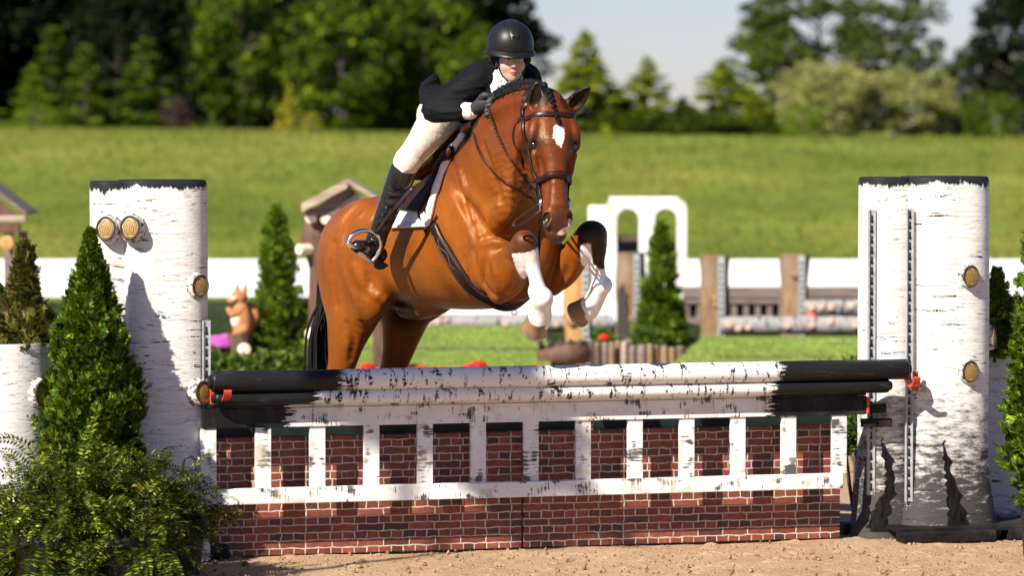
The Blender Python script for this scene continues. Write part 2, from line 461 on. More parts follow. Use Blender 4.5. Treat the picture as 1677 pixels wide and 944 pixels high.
def ground_mat(name, stops, sc, sc2, bsc, bst, rough=.95, stretch=(1, 1, 1), fine=None):
    m, t, b = nodes(name)
    v = coord(t, scale=stretch)
    c = ramp(t, noisen(t, v, sc, 6, .6), stops)
    c = mixn(t, 1, c, ramp(t, noisen(t, v, sc2, 5, .65), [(.25, .72), (.75, 1.25)]), 'MULTIPLY')
    if fine: c = mixn(t, ramp(t, noisen(t, v, fine[0], 3, .6), [(fine[1], 0), (fine[1] + .05, .8)]), c, fine[2])
    t.links.new(c, b.inputs['Base Color']); b.inputs['Roughness'].default_value = rough; b.inputs['Specular IOR Level'].default_value = .15
    bump(t, b, noisen(t, v, bsc, 6, .65), bst, .03)
    return m

M_leather = simple('brown_leather', (.018, .007, .0045), .38, .35, 30, .2, bsc=200, bdist=.001, spec=.35)
M_leather2 = simple('saddle_leather', (.026, .010, .006), .50, .3, 20, .3, bsc=90, bdist=.002, spec=.14)
M_black_leather = simple('black_boot_leather', (.010, .010, .011), .22, .3, 12, .5, bsc=14, bdist=.012, coat=.3)
M_steel = simple('polished_steel', (.72, .71, .70), .18, .1, 20, metal=1)
M_galv = simple('galvanised_steel', (.40, .41, .41), .45, .2, 30, .1, metal=.25)
M_fleece = simple('white_fleece', (.80, .78, .78), .9, .06, 30, .9, bsc=120, bdist=.006)
M_jacket = simple('navy_show_coat', (.0055, .0055, .0072), .75, .3, 10, .4, bsc=9, bdist=.02, spec=.12)
M_breech = simple('beige_breeches', (.64, .56, .46), .8, .05, 8, .6, bsc=8, bdist=.02, spec=.2)
M_shirt = simple('white_shirt', (.80, .79, .82), .8, .04, 8, .5, bsc=12, bdist=.015)
M_glove = simple('dark_glove', (.022, .021, .021), .6, .3, 40, .6, bsc=70, bdist=.004)
M_helmet = simple('matte_black_helmet', (.008, .008, .009), .42, .12, 20, .05, bsc=300, bdist=.0005, spec=.32)
M_black = simple('black_rubber', (.010, .010, .011), .45, .2, 20)
M_skin = simple('skin', (.60, .36, .27), .48, .08, 14, spec=.35)
M_skin.node_tree.nodes['Principled BSDF'].inputs['Subsurface Weight'].default_value = .12
M_skin.node_tree.nodes['Principled BSDF'].inputs['Subsurface Scale'].default_value = .02
M_lip = simple('lips', (.48, .19, .16), .4, .05, 14)
M_eye = simple('dark_eye', (.006, .003, .002), .12, .1, 10, coat=1)
M_eyew = simple('eye_white', (.6, .57, .55), .2, .05, 10)
M_hair = simple('black_mane', (.005, .0045, .005), .55, .5, 60, .8, bsc=160, bdist=.005, spec=.15)
M_hoof = simple('horn_hoof', (.26, .14, .07), .45, .35, 14, .3, bsc=60, bdist=.003, scale=(1, 1, .3))
M_hoofd = simple('dark_hoof_sole', (.07, .05, .042), .7, .4, 20, .6, bsc=50, bdist=.006)
M_red = simple('red_plastic', (.55, .055, .025), .4, .1, 10)
M_greenblk = simple('dark_green_paint', (.006, .016, .010), .5, .3, 10)
M_blackpaint = simple('worn_black_paint', (.012, .011, .011), .6, .5, 10, .6, bsc=60, bdist=.006, dirt=(.04, .036, .034), spec=.12)
M_sole = simple('boot_sole', (.016, .013, .012), .6, .2, 30)
M_brick = brick_mat()
M_rings = rings_mat()
M_bark = simple('dark_bark', (.05, .036, .03), .85, .5, 30, 1.0, bsc=50, bdist=.01)

# ------------------------------------------------------------------ plain mesh builder (local coordinates of the parent)
class MB:
    def __init__(s): s.v = []; s.f = []
    def add(s, vs, fs):
        n = len(s.v); s.v += [tuple(v) for v in vs]; s.f += [tuple(i + n for i in f) for f in fs]; return s
    def box(s, c, d, ax=None, bev=0.0):
        """box with slightly chamfered edges: centre, full sizes, optional 3x3 axes"""
        c = Vector(c); h = Vector(d) / 2; M = Matrix(ax).transposed() if ax is not None else Matrix.Identity(3)
        bm = bmesh.new(); bmesh.ops.create_cube(bm, size=1)
        for v in bm.verts: v.co = Vector((v.co.x * 2 * h.x, v.co.y * 2 * h.y, v.co.z * 2 * h.z))
        if bev > 0: bmesh.ops.bevel(bm, geom=bm.edges[:], offset=min(bev, min(h) * .9), segments=2, affect='EDGES', profile=.6)
        bm.verts.index_update()
        s.add([c + M @ v.co for v in bm.verts], [[v.index for v in f.verts] for f in bm.faces]); bm.free(); return s
    def lathe(s, prof, n=24, c=(0, 0, 0), ax=(0, 0, 1), up=None, sx=1.0, sy=1.0, cap=True):
        """rings of (radius, height) about an axis"""
        a = Vector(ax).normalized(); u = Vector(up) if up else (Vector((1, 0, 0)) if abs(a.x) < .9 else Vector((0, 1, 0)))
        u = (u - a * u.dot(a)).normalized(); w_ = a.cross(u); c = Vector(c); vs = []; fs = []
        for r, h in prof:
            for i in range(n):
                t = 2 * math.pi * i / n; vs.append(c + a * h + u * (r * sx * math.cos(t)) + w_ * (r * sy * math.sin(t)))
        for k in range(len(prof) - 1):
            for i in range(n):
                j = (i + 1) % n; fs.append((k * n + i, k * n + j, (k + 1) * n + j, (k + 1) * n + i))
        if cap: fs.append(tuple(range(n))[::-1]); fs.append(tuple(range((len(prof) - 1) * n, len(prof) * n)))
        return s.add(vs, fs)
    def tube(s, pts, r, n=8, cap=True):
        pts = [Vector(p) for p in pts]; rs = r if hasattr(r, '__len__') else [r] * len(pts); vs = []; fs = []
        pu = None
        for i, p in enumerate(pts):
            d = (pts[min(i + 1, len(pts) - 1)] - pts[max(i - 1, 0)]).normalized()
            if pu is None: pu = Vector((0, 0, 1)) if abs(d.z) < .9 else Vector((1, 0, 0))
            u = (pu - d * pu.dot(d)).normalized(); pu = u; w_ = d.cross(u)
            for k in range(n):
                t = 2 * math.pi * k / n; vs.append(p + u * (rs[i] * math.cos(t)) + w_ * (rs[i] * math.sin(t)))
        for k in range(len(pts) - 1):
            for i in range(n):
                j = (i + 1) % n; fs.append((k * n + i, k * n + j, (k + 1) * n + j, (k + 1) * n + i))
        if cap: fs.append(tuple(range(n))[::-1]); fs.append(tuple(range((len(pts) - 1) * n, len(pts) * n)))
        return s.add(vs, fs)
    def sphere(s, c, r, nu=16, nv=10, ax=None):
        prof = []
        vs = []; fs = []; c = Vector(c); r = Vector(r) if hasattr(r, '__len__') else Vector((r, r, r))
        for j in range(nv + 1):
            ph = math.pi * j / nv
            for i in range(nu):
                t = 2 * math.pi * i / nu
                vs.append(c + Vector((r.x * math.sin(ph) * math.cos(t), r.y * math.sin(ph) * math.sin(t), r.z * math.cos(ph))))
        for j in range(nv):
            for i in range(nu):
                k = (i + 1) % nu; fs.append((j * nu + i, (j + 1) * nu + i, (j + 1) * nu + k, j * nu + k))
        return s.add(vs, fs)
    def prism(s, poly, y0, y1):
        """polygon in the xz plane pushed from y0 to y1"""
        n = len(poly)
        vs = [(x, y0, z) for x, z in poly] + [(x, y1, z) for x, z in poly]
        fs = [tuple(range(n)), tuple(range(2 * n - 1, n - 1, -1))] + [(i, n + i, n + (i + 1) % n, (i + 1) % n) for i in range(n)]
        return s.add(vs, fs)
    def me(s): 
        me = mesh(s.v, s.f); 
        bm = bmesh.new(); bm.from_mesh(me); bmesh.ops.recalc_face_normals(bm, faces=bm.faces[:]); bm.to_mesh(me); bm.free(); return me
def part(name, mb, mat, parent=None, smooth=False):
    """link a builder's mesh whose coordinates are already local to the parent"""
    me = mb.me() if isinstance(mb, MB) else mb
    o = bpy.data.objects.new(name, me); COL.objects.link(o)
    for m in (mat if isinstance(mat, (list, tuple)) else [mat]): me.materials.append(m)
    if smooth:
        me.polygons.foreach_set('use_smooth', [True] * len(me.polygons))
        if smooth != True: me.set_sharp_from_angle(angle=R(smooth))
    if parent is not None: o.parent = parent
    return o
def children(o): return [c for c in bpy.data.objects if c.parent == o]
def copy_tree(o, parent=None):
    c = o.copy(); COL.objects.link(c)
    if parent is not None: c.parent = parent
    for ch in children(o): copy_tree(ch, c)
    return c
GZ = 0.058
def A(v): return np.array(v, float)

# ------------------------------------------------------------------ ground
rng = np.random.RandomState(5)
def sheet(name, xs, ys, zf, mat, kind='structure'):
    X, Y = np.meshgrid(xs, ys); Z = zf(X, Y); n = len(xs)
    vs = np.stack([X.ravel(), Y.ravel(), Z.ravel()], 1)
    i, j = np.meshgrid(np.arange(len(xs) - 1), np.arange(len(ys) - 1)); k = (j * n + i).ravel()
    o = link(name, mesh(vs, np.stack([k, k + 1, k + n + 1, k + n], 1)), mat); return tag(o, kind=kind)
def fnoise(X, Y, sc, seed, oct_=4):
    r = np.random.RandomState(seed); out = 0
    for o in range(oct_):
        for q in range(5):
            a = r.uniform(0, 6.28); f = sc * 1.9 ** o * r.uniform(.7, 1.4)
            out = out + np.sin((X * math.cos(a) + Y * math.sin(a)) * f + r.uniform(0, 6.28)) / (5 * 1.7 ** o)
    return out
m_sand = ground_mat('arena_sand', [(.3, (.40, .26, .15)), (.7, (.52, .355, .22))], 3, 30, 55, .8, fine=(46, .66, (.16, .09, .05)))
m_grass = ground_mat('mown_grass', [(.34, (.085, .115, .012)), (.48, (.130, .165, .017)), (.58, (.165, .180, .024)), (.68, (.220, .220, .038))], .22, 1.6, 14, .7, stretch=(1, .45, 1))
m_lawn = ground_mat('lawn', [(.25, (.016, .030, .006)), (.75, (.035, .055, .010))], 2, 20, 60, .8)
sheet('sand_arena', np.arange(-12, 12.01, .5), np.concatenate([np.arange(-60, -2.5, 3), np.arange(-2.5, 1.51, .5), np.arange(2, 16.1, 1)]), lambda X, Y: GZ - .03 + 0 * X, m_sand)
near = sheet('raked_sand', np.arange(-3.2, 3.2, .016), np.arange(-1.9, .9, .016),
      lambda X, Y: GZ - .004 + .008 * fnoise(X, Y, 6, 3) + .007 * np.clip(fnoise(X, Y, 26, 4, 3), -.2, 1) ** 2 * 2, m_sand)
# loose crumbs of sand: one mass
vs = []; fs = []
m1 = MB()
ico = bmesh.new(); bmesh.ops.create_icosphere(ico, subdivisions=1, radius=1); ico.verts.index_update()
iv = np.array([v.co[:] for v in ico.verts]); ifc = np.array([[v.index for v in f.verts] for f in ico.faces]); ico.free()
V_ = []; F_ = []
for k in range(2600):
    x = rng.uniform(-3.1, 3.1); y = rng.uniform(-1.6, .7); r = rng.choice([.003, .005, .008, .013], p=[.45, .35, .15, .05]) * rng.uniform(.7, 1.3)
    V_.append(iv * r * rng.uniform(.6, 1.2, 3) * (1 + .25 * rng.normal(size=(len(iv), 1))) + [x, y, GZ + r * .3]); F_.append(ifc + k * len(iv))
tag(link('sand_crumbs', mesh(np.concatenate(V_), np.concatenate(F_)), simple('damp_sand', (.27, .165, .09), .95, .5, 12, spec=.1)), kind='stuff')
def zbank(X, Y):
    t = np.clip((Y - 28) / 47, 0, 1); z = -.03 + 1.86 * (.35 * t + .65 * t * t * (3 - 2 * t)) + .05 * fnoise(X, Y, .25, 8, 3) * t
    return z - .011 * np.clip(X, -25, 25) * t - .004 * np.clip(Y - 80, 0, 400) 
sheet('grass_hill', np.arange(-60, 60.1, 1.5), np.concatenate([np.arange(15.5, 90, 1.5), np.arange(92, 400, 14)]), zbank, m_grass)
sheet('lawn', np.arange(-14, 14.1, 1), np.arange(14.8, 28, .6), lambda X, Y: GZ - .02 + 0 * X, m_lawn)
o_ = sheet('far_ground', np.arange(-900, 901, 100.), np.arange(-200, 1900, 100.), lambda X, Y: -1.2 + 0 * X, m_grass)
# grass tufts standing in the bank and the lawn: nobody could count them
def grass(name, n, x0, x1, y0, y1, zf, hgt, wid, mat, seed):
    r = np.random.RandomState(seed); x = r.uniform(x0, x1, n); y = y0 + (y1 - y0) * r.uniform(0, 1, n) ** 1.0
    z = zf(x, y); a = r.uniform(0, 3.14, n); h = hgt * r.uniform(.5, 1.3, n); w_ = wid * r.uniform(.7, 1.3, n)
    dx = np.cos(a) * w_; dy = np.sin(a) * w_; lx = r.normal(0, .35, n) * h; ly = r.normal(0, .35, n) * h
    vs = np.stack([np.stack([x - dx, y - dy, z - .01], 1), np.stack([x + dx, y + dy, z - .01], 1), np.stack([x + lx, y + ly, z + h], 1)], 1).reshape(-1, 3)
    tag(link(name, mesh(vs, np.arange(3 * n).reshape(-1, 3)), mat, smooth=False), kind='stuff')
m_blade = leaf_mat('grass_blade', (.09, .118, .012), (.145, .168, .018), (.22, .21, .04), trans=.3)
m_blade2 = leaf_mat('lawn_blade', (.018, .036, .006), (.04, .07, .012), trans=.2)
grass('hill_grass', 40000, -22, 22, 20, 78, zbank, .07, .03, m_blade, 1)
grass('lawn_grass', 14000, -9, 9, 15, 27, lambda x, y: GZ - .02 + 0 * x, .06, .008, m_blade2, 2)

# ------------------------------------------------------------------ the jump
JO = Vector((P(342, 625, -.5).x, -.5, 0)); JYAW = math.atan2(1.0, 3.53)
JL = 3.67
def jump_empty(name, u, n, label, cat, group=None, z=GZ, ry=0):
    p = JO + Vector((math.cos(JYAW), math.sin(JYAW), 0)) * u + Vector((math.sin(JYAW), -math.cos(JYAW), 0)) * n
    return empty(name, (p.x, p.y, z), JYAW + ry, label, cat, group)
# local frame of these things: +x along the jump, -y towards the camera, z up from the sand
def zj(py, u):
    Y = -.5 + u * math.sin(JYAW); return (P(838, py, Y).z) - GZ
def pole(name, u0, n, z, r, label, a, b, L=JL):
    e = jump_empty(name, u0, n, label, 'jump pole', 'birch patterned poles of the front jump')
    mb = MB(); pr = [(r * .8, 0), (r * .96, .006), (r, .014)] + [(r * (1 + .012 * math.sin(i * 1.3 + u0)), L * i / 24) for i in range(1, 24)] + [(r, L - .014), (r * .96, L - .006), (r * .8, L)]
    mb.lathe(pr, 28, (0, 0, z), (1, 0, 0))
    part('pole_body', mb, pole_mat(name + '_paint', L, a, b), e, 40)
    for x in (0, L):
        m2 = MB(); s_ = 1 if x else -1
        m2.lathe([(r * .62, 0), (r * .62, s_ * .012), (r * .5, s_ * .016)], 20, (x, 0, z), (1, 0, 0)); part('end_cap', m2, M_blackpaint, e, 40)
    return e
PZ = zj(625, 0) + .0
pole('jump_pole', 0, 0.06, PZ, .053, 'top birch patterned jump pole with black ends, resting in the red cups', .66, 2.95)
pole('jump_pole', .02, .05, zj(653, 0), .037, 'lower birch patterned jump pole lying just behind and below the top pole', .52, 2.90, 3.55)
# gate: white boards with brushed marks
g = jump_empty('gate', 0, -.02, 'white slatted jump gate with brushed black marks hung in front of brick panels', 'jump gate')
m_gh = board_mat('gate_board', False, (.42, 2.93)); m_gh2 = board_mat('gate_rail'); m_gv = board_mat('gate_slat', True)
zt0, zt1 = zj(703, 0), zj(671, 0)
mb = MB().box((1.72, 0, (zt0 + zt1) / 2), (3.50, .035, zt1 - zt0), bev=.004)
part('top_board', mb, m_gh, g)
mb = MB().box((1.72, .014, zt1 + .011), (3.50, .060, .018), bev=.004); part('top_rail', mb, m_gh, g)
zb0, zb1 = zj(829, 0), zj(803, 0)
part('bottom_rail', MB().box((1.655, -.002, (zb0 + zb1) / 2), (3.37, .045, zb1 - zb0), bev=.005), m_gh2, g)
for k in range(13):
    u = .0 + k * 3.325 / 12 + 0.0
    mb = MB().box((u, .004 + .001 * (k % 3), (zb1 + zt0) / 2), (.080, .026, zt0 - zb1 + .004), bev=.003)
    part('slat', mb, m_gv, g)
part('hanger_block', MB().box((3.53, .03, (zt0 + zt1) / 2 - .02), (.12, .05, .05), bev=.006), M_blackpaint, g)
part('hanger_block', MB().box((3.55, .05, zt0 - .05), (.16, .05, .045), bev=.006), M_blackpaint, g)
part('latch_pad', MB().box((3.475, -.004, (zt0 + zt1) / 2), (.014, .05, .085), bev=.004), M_red, g)
# dried sprig caught on the gate
sp = jump_empty('dried_sprig', 1.96, .022, 'small dried brown sprig caught on the gate top board above a slat', 'dried leaves', z=GZ)
mb = MB()
for k in range(26):
    c = Vector((rng.normal(0, .014), -.012 + rng.normal(0, .005), zt0 + .01 - .055 * (k % 2) + rng.normal(0, .010)))
    a = Vector(rng.normal(size=3)).normalized() * .013; b_ = Vector(rng.normal(size=3)).normalized() * .006
    mb.add([c - a, c + b_, c + a, c - b_], [(0, 1, 2, 3)])
part('sprig_leaves', mb, simple('dry_leaf', (.24, .15, .055), .7, .4, 30), sp)
# brick panels
zw = zj(727, 0) + .01; 
for (u0, u1, lab) in ((-.01, 1.655, 'left painted brick wall panel under the gate, beside the ferns'), (1.665, 3.385, 'right painted brick wall panel under the gate, near the right standard')):
    e = jump_empty('brick_wall_panel', u0, -.16, lab, 'wall panel', 'brick wall panels of the jump')
    L = u1 - u0
    mb = MB().box((L / 2, .035, zw / 2 + .004), (L, .07, zw - .004), bev=.006); part('brick_face', mb, M_brick, e)
    part('back_brace', MB().box((L / 2, .10, .10), (L - .1, .06, .06), bev=.006), M_blackpaint, e)
e = jump_empty('backing_box', .03, -.27, 'dark green filler box standing behind the top of the brick panels', 'filler box')
part('box_panel', MB().box((1.70, 0, zt0 - .045), (3.38, .03, .15), bev=.004), M_greenblk, e)
for u in (.1, 1.7, 3.3): part('support', MB().box((u, .03, (zt0 - .12) / 2), (.06, .03, zt0 - .12), bev=.003), M_greenblk, e)

# ------------------------------------------------------------------ standards: two joined half-round birch trunks each
def column_mb(w_, d_, H_, flare=0.0, lobes=0, seed=0, n=56, foot=.42, arch=0):
    """rounded box column; flares into root lobes at the foot"""
    vs = []; fs = []; r = np.random.RandomState(seed)
    zs = [0, .02, .06, .12, .2, .3, .42, .6] + list(np.linspace(.8, H_ - .06, 10)) + [H_ - .03, H_ - .012, H_ - .003, H_]
    for zi, z in enumerate(zs):
        k = 1.0
        if z > H_ - .05:
            q = (z - (H_ - .03)) / .03; k = 1 - .05 * max(0, q) ** 2.4
        fl = flare * max(0, 1 - z / foot) ** 1.7
        for i in range(n):
            t = 2 * math.pi * i / n; c, s_ = math.cos(t), math.sin(t); e = 3.0
            rr = 1 / ((abs(c) ** e + abs(s_) ** e) ** (1 / e))
            lob = 1 + (lobes and .5 * (1 + math.cos(lobes * t + 1.0)) * fl * 1.1)
            wob = 1 + .012 * math.sin(3 * t + seed) * math.sin(z * 3 + seed)
            bul = 1 + .012 * math.sin(z * 4.1 + seed * 2 + t)
            x = rr * c * (w_ / 2) * k * bul * wob + c * fl * .55 * lob; y = rr * s_ * (d_ / 2) * k * wob + s_ * fl * .35 * lob
            vs.append((x, y, z))
    m = len(zs)
    for k in range(m - 1):
        for i in range(n):
            j = (i + 1) % n; fs.append((k * n + i, k * n + j, (k + 1) * n + j, (k + 1) * n + i))
    fs.append(tuple(range((m - 1) * n, m * n)))
    mb = MB(); mb.add(vs, fs); return mb
def knot(parent, x, z, dsurf, ax, r=.050, L=.05, tilt=0):
    L *= .5
    """sawn branch stub: bark collar with the cut face as its own piece"""
    a = Vector(ax).normalized()
    mb = MB(); c = Vector((x, dsurf, z))
    mb.lathe([(r * 1.32, -.012), (r * 1.14, L * .25), (r * 1.08, L * .75), (r * 1.06, L), (r * .96, L + .004)], 26, c, a, sy=1.25)
    st = part('branch_stub', mb, [M_barkw], parent, 50)
    mb = MB(); mb.lathe([(r * .96, 0), (r * .93, .010), (r * .55, .014), (r * .05, .015)], 26, (0, 0, 0), (0, -1, 0), sx=1, sy=1.2)
    mb.lathe([(r * .9, .012), (r * .9, .015)], 4) if False else None
    f = part('cut_face', mb, M_rings, st, 50)
    mr_ = MB().tube([(r * math.cos(a_) * .97, -.012, r * 1.2 * math.sin(a_) * .97) for a_ in np.linspace(0, 6.2832, 25)], r * .10, 6, False); rm_ = part('bark_rim', mr_, M_bark, f, True)
    f.location = c + a * (L + .002); f.rotation_euler = Vector((0, -1, 0)).rotation_difference(a).to_euler()
def barkw():
    m, t, b = nodes('knot_bark'); v = coord(t)
    c = ramp(t, noisen(t, coord(t, scale=(30, 30, 30)), 1.6, 5, .7, .8), [(.50, (.60, .57, .53)), (.56, (.03, .024, .022))])
    t.links.new(c, b.inputs['Base Color']); b.inputs['Roughness'].default_value = .6; bump(t, b, noisen(t, v, 60, 4), .8, .01); return m
M_barkw = barkw()
M_birchL = birch_mat('birch_paint_left', 1.88, foot=.0, seed=1.7); M_birchL2 = birch_mat('birch_paint_left_wing', 1.87, foot=0, seed=4.1)
M_birchR = birch_mat('birch_paint_right', 1.885, foot=.85, seed=2.9); M_birchR2 = birch_mat('birch_paint_right_wing', 1.88, foot=.85, seed=7.3)
m_groove = simple('black_bark_paint', (.008, .007, .007), .7, .8, 22, .6, bsc=60, bdist=.008, scale=(3, 3, .6), spec=.08)
def track(e, x, y, z0, z1):
    """steel strip with keyhole slots"""
    t_ = part('steel_track', MB().box((x, y, (z0 + z1) / 2), (.040, .012, z1 - z0), bev=.002), M_galv, e)
    mb = MB()
    mb.box((x - .017, y - .009, (z0 + z1) / 2), (.005, .010, z1 - z0)); mb.box((x + .017, y - .009, (z0 + z1) / 2), (.005, .010, z1 - z0))
    part('track_lip', mb, M_galv, t_)
    mb = MB(); z = z0 + .03
    while z < z1 - .02:
        mb.lathe([(.0085, 0), (.0085, -.002)], 12, (x, y - .0062, z), (0, 1, 0)); mb.box((x, y - .0075, z + .018), (.007, .0025, .03)); z += .054
    part('slot_row', mb, M_black, t_)
    return t_
def cup(e, x, y, z, s_=1, mat=None):
    c_ = part('jump_cup', MB().box((x, y - .012, z - .01), (.030, .016, .10), bev=.003), mat or M_red, e)
    mb = MB(); pts = []
    for k in range(9):
        t = math.pi * (1.0 + k / 8.0); pts.append((math.cos(t) * .064, math.sin(t) * .045))
    vs = []; fs = []
    for xx in (x - .030 * s_, x + .008 * s_):
        for (a, b_) in pts: vs.append((xx - .035 * s_, y - .085 + a, z + .02 + b_))
        for (a, b_) in pts: vs.append((xx - .035 * s_, y - .085 + a * 1.1, z + .013 + b_ * 1.15))
    for k in range(8):
        fs += [(k, k + 1, 19 + k, 18 + k), (9 + k, 10 + k, 28 + k, 27 + k)[::-1], (k, k + 1, 10 + k, 9 + k)[::-1], (18 + k, 19 + k, 28 + k, 27 + k)]
    fs += [(0, 9, 27, 18), (8, 17, 35, 26)]
    mb.add(vs, fs); part('cup_tray', mb, mat or M_red, c_, 40)
    part('cup_bracket', MB().box((x - .02 * s_, y - .03, z - .035), (.028, .05, .05), bev=.004), mat or M_red, c_)
HL = P(838, 294, -.30).z - GZ
# left standard
eL = jump_empty('jump_standard', -.195, -.20, 'left birch trunk jump standard, its knots beside the tall thuja', 'jump standard', 'birch trunk standards of the front jump')
part('main_trunk', column_mb(.440, .36, HL, .02, 0, 1), M_birchL, eL, 50)
mb = column_mb(.22, .30, HL - .006, .03, 0, 4)
wl = part('side_trunk', mb, M_birchL2, eL, 50); wl.location = (-.235, .05, 0)
def zl(py): return P(838, py, -.6).z - GZ
knot(eL, -.182, zl(374), -.175, (-.50, -1, .1), .048, .045); knot(eL, .145, zl(470), -.165, (.35, -1, .0), .045, .04); knot(eL, .150, zl(646), -.165, (.5, -1, .05), .046, .055)
knot(eL, -.285, zl(376), -.105, (-.6, -1, .1), .048, .06)
track(eL, .19, -.165, .35, 1.2)
cup(eL, .215, -.19, PZ - .055, -1)
part('foot', MB().box((-.1, -.02, .035), (.85, .10, .07), bev=.01), M_blackpaint, eL)
# right standard
uR = 3.67 + .305
HR = P(838, 289, .70).z - GZ
eR = jump_empty('jump_standard', uR, -.20, 'right birch trunk jump standard with steel tracks and black scuffed flared foot', 'jump standard', 'birch trunk standards of the front jump')
part('main_trunk', column_mb(.455, .38, HR, .12, 5, 2, foot=.5), M_birchR, eR, 50)
wr_ = part('side_trunk', column_mb(.25, .30, HR - .004, .09, 3, 6, foot=.5), M_birchR2, eR, 50); wr_.location = (-.305, .07, 0)
def zr(py): return P(838, py, .4).z - GZ
knot(eR, .058, zr(455), -.185, (.15, -1, .0), .046, .05); knot(eR, .060, zr(613), -.185, (.12, -1, .0), .046, .045)
knot(eR, .215, zr(560), -.06, (1, -.5, .15), .05, .07)
track(eR, -.245, -.130, zr(828), zr(343)); track(eR, -.425, -.050, zr(818), zr(345))
cup(eR, -.235, -.185, PZ - .055, 1)
def groove(parent, pts, yf, name='bark_split'):
    col_ = [c for c in children(parent) if c.name.startswith('main_trunk' if yf > 0 else 'side_trunk')][0]; me = col_.data
    bv = BVHTree.FromPolygons([v.co + col_.location for v in me.vertices], [list(p.vertices) for p in me.polygons]); vs = []; fs = []; zs = np.linspace(pts[0][1], pts[-1][1], 26); m = 7
    rr = np.random.RandomState(3)
    for z in zs:
        xa = np.interp(z, [p[1] for p in pts][::-1], [p[0] for p in pts][::-1]) + rr.normal(0, .007); xb = np.interp(z, [p[1] for p in pts][::-1], [p[2] for p in pts][::-1]) + rr.normal(0, .009)
        for k in range(m):
            x = xa + (xb - xa) * k / (m - 1); h = bv.ray_cast(Vector((x, -2, z)), Vector((0, 1, 0)))[0]; y = (h.y if h is not None else -.2) - .004
            vs.append((x, y, z))
    for i in range(len(zs) - 1):
        for k in range(m - 1): q = i * m + k; fs.append((q, q + 1, q + m + 1, q + m))
    return part(name, MB().add(vs, fs), m_groove, parent, True)
# rows of (left edge, height, right edge), top to bottom
groove(eR, [(-.075, .52, -.072), (-.075, .42, -.045), (-.068, .33, -.020), (-.06, .24, .01), (-.055, .14, .045), (-.06, .04, .07)], 1)
groove(eR, [(-.375, .53, -.372), (-.372, .45, -.335), (-.355, .36, -.305), (-.36, .25, -.31), (-.42, .15, -.33), (-.44, .04, -.36)], -1)
for (x0, x1, y) in ((-.36, .16, -.30), (.24, .70, -.27), (-.5, -.1, .2)):
    part('foot', MB().box(((x0 + x1) / 2, y, .030), (x1 - x0, .12, .06), bev=.012), M_blackpaint, eR)
part('base_board', MB().box((.13, -.12, .062), (.98, .40, .022), bev=.004), M_blackpaint, eR)

# ------------------------------------------------------------------ round birch planters
def planter(px, Y, rad, ptop, label, seed, knots=(), topb=True):
    c = P(px, 700, Y); e = empty('birch_planter', (c.x, Y, GZ), 0, label, 'planter', 'birch bark planters')
    Ht = P(px, ptop, Y - rad).z - GZ
    mat = birch_mat('planter_paint', Ht, top=False, foot=.10, seed=seed)
    mb = MB(); pr = [(rad * 1.04, 0), (rad * 1.01, .05)] + [(rad * (1 + .01 * math.sin(k)), .1 + (Ht - .1) * k / 10) for k in range(11)] + [(rad * .93, Ht), (rad * .92, Ht - .08)]
    mb.lathe(pr, 48, cap=False); part('planter_drum', mb, mat, e, 50)
    part('soil', MB().lathe([(rad * .92, Ht - .06), (.01, Ht - .05)], 30, cap=False), simple('soil', (.05, .03, .02), .9, .4, 30), e, True)
    for (a, z) in knots: 
        knot(e, math.sin(a) * rad, z, -math.cos(a) * rad, (math.sin(a), -math.cos(a), 0), .052, .045)
    return e, Ht
pl, HtL = planter(5, -.55, .262, 565, 'left birch bark planter drum holding a sparse brown tipped thuja', 3.3, [(.85, P(5, 645, -.75).z - GZ)])
pr_, HtR = planter(1676, 1.45, .24, 575, 'right birch bark planter in shade behind the right standard', 5.9)

# ------------------------------------------------------------------ foliage
def quads(name, C, U, W, mat, parent=None, loc=None, extra=None):
    """many leaf-sized quads: centres C, half axes U and W (arrays n x 3); diamond shaped"""
    vs = np.stack([C - U, C + W, C + U, C - W], 1).reshape(-1, 3)
    me = mesh(vs, np.arange(len(vs)).reshape(-1, 4))
    o = bpy.data.objects.new(name, me); COL.objects.link(o); me.materials.append(mat)
    if parent is not None: o.parent = parent
    return o
def unit(a): return a / (np.linalg.norm(a, axis=-1, keepdims=True) + 1e-9)
def spray(seed, n=11, L=.07):
    """flat fan of scale leaves, axis +x, plane xy"""
    r = np.random.RandomState(seed); C = []; U = []; W = []
    for k in range(n):
        a = (k / (n - 1) - .5) * 1.9; l = L * (1 - .35 * abs(a)) * r.uniform(.8, 1.1)
        base = np.array([L * .25 * abs(math.cos(a)), 0, 0])
        d = np.array([math.cos(a), math.sin(a), r.normal(0, .12)])
        C.append(base + d * l * .5); U.append(d * l * .5); W.append(np.cross(d, [0, 0, 1]) * l * .13)
        for q in (-1, 1):
            d2 = np.array([math.cos(a + q * .6), math.sin(a + q * .6), r.normal(0, .15)]); b_ = base + d * l * .55
            C.append(b_ + d2 * l * .22); U.append(d2 * l * .22); W.append(np.cross(d2, [0, 0, 1]) * l * .07)
    return np.array(C), np.array(U), np.array(W)
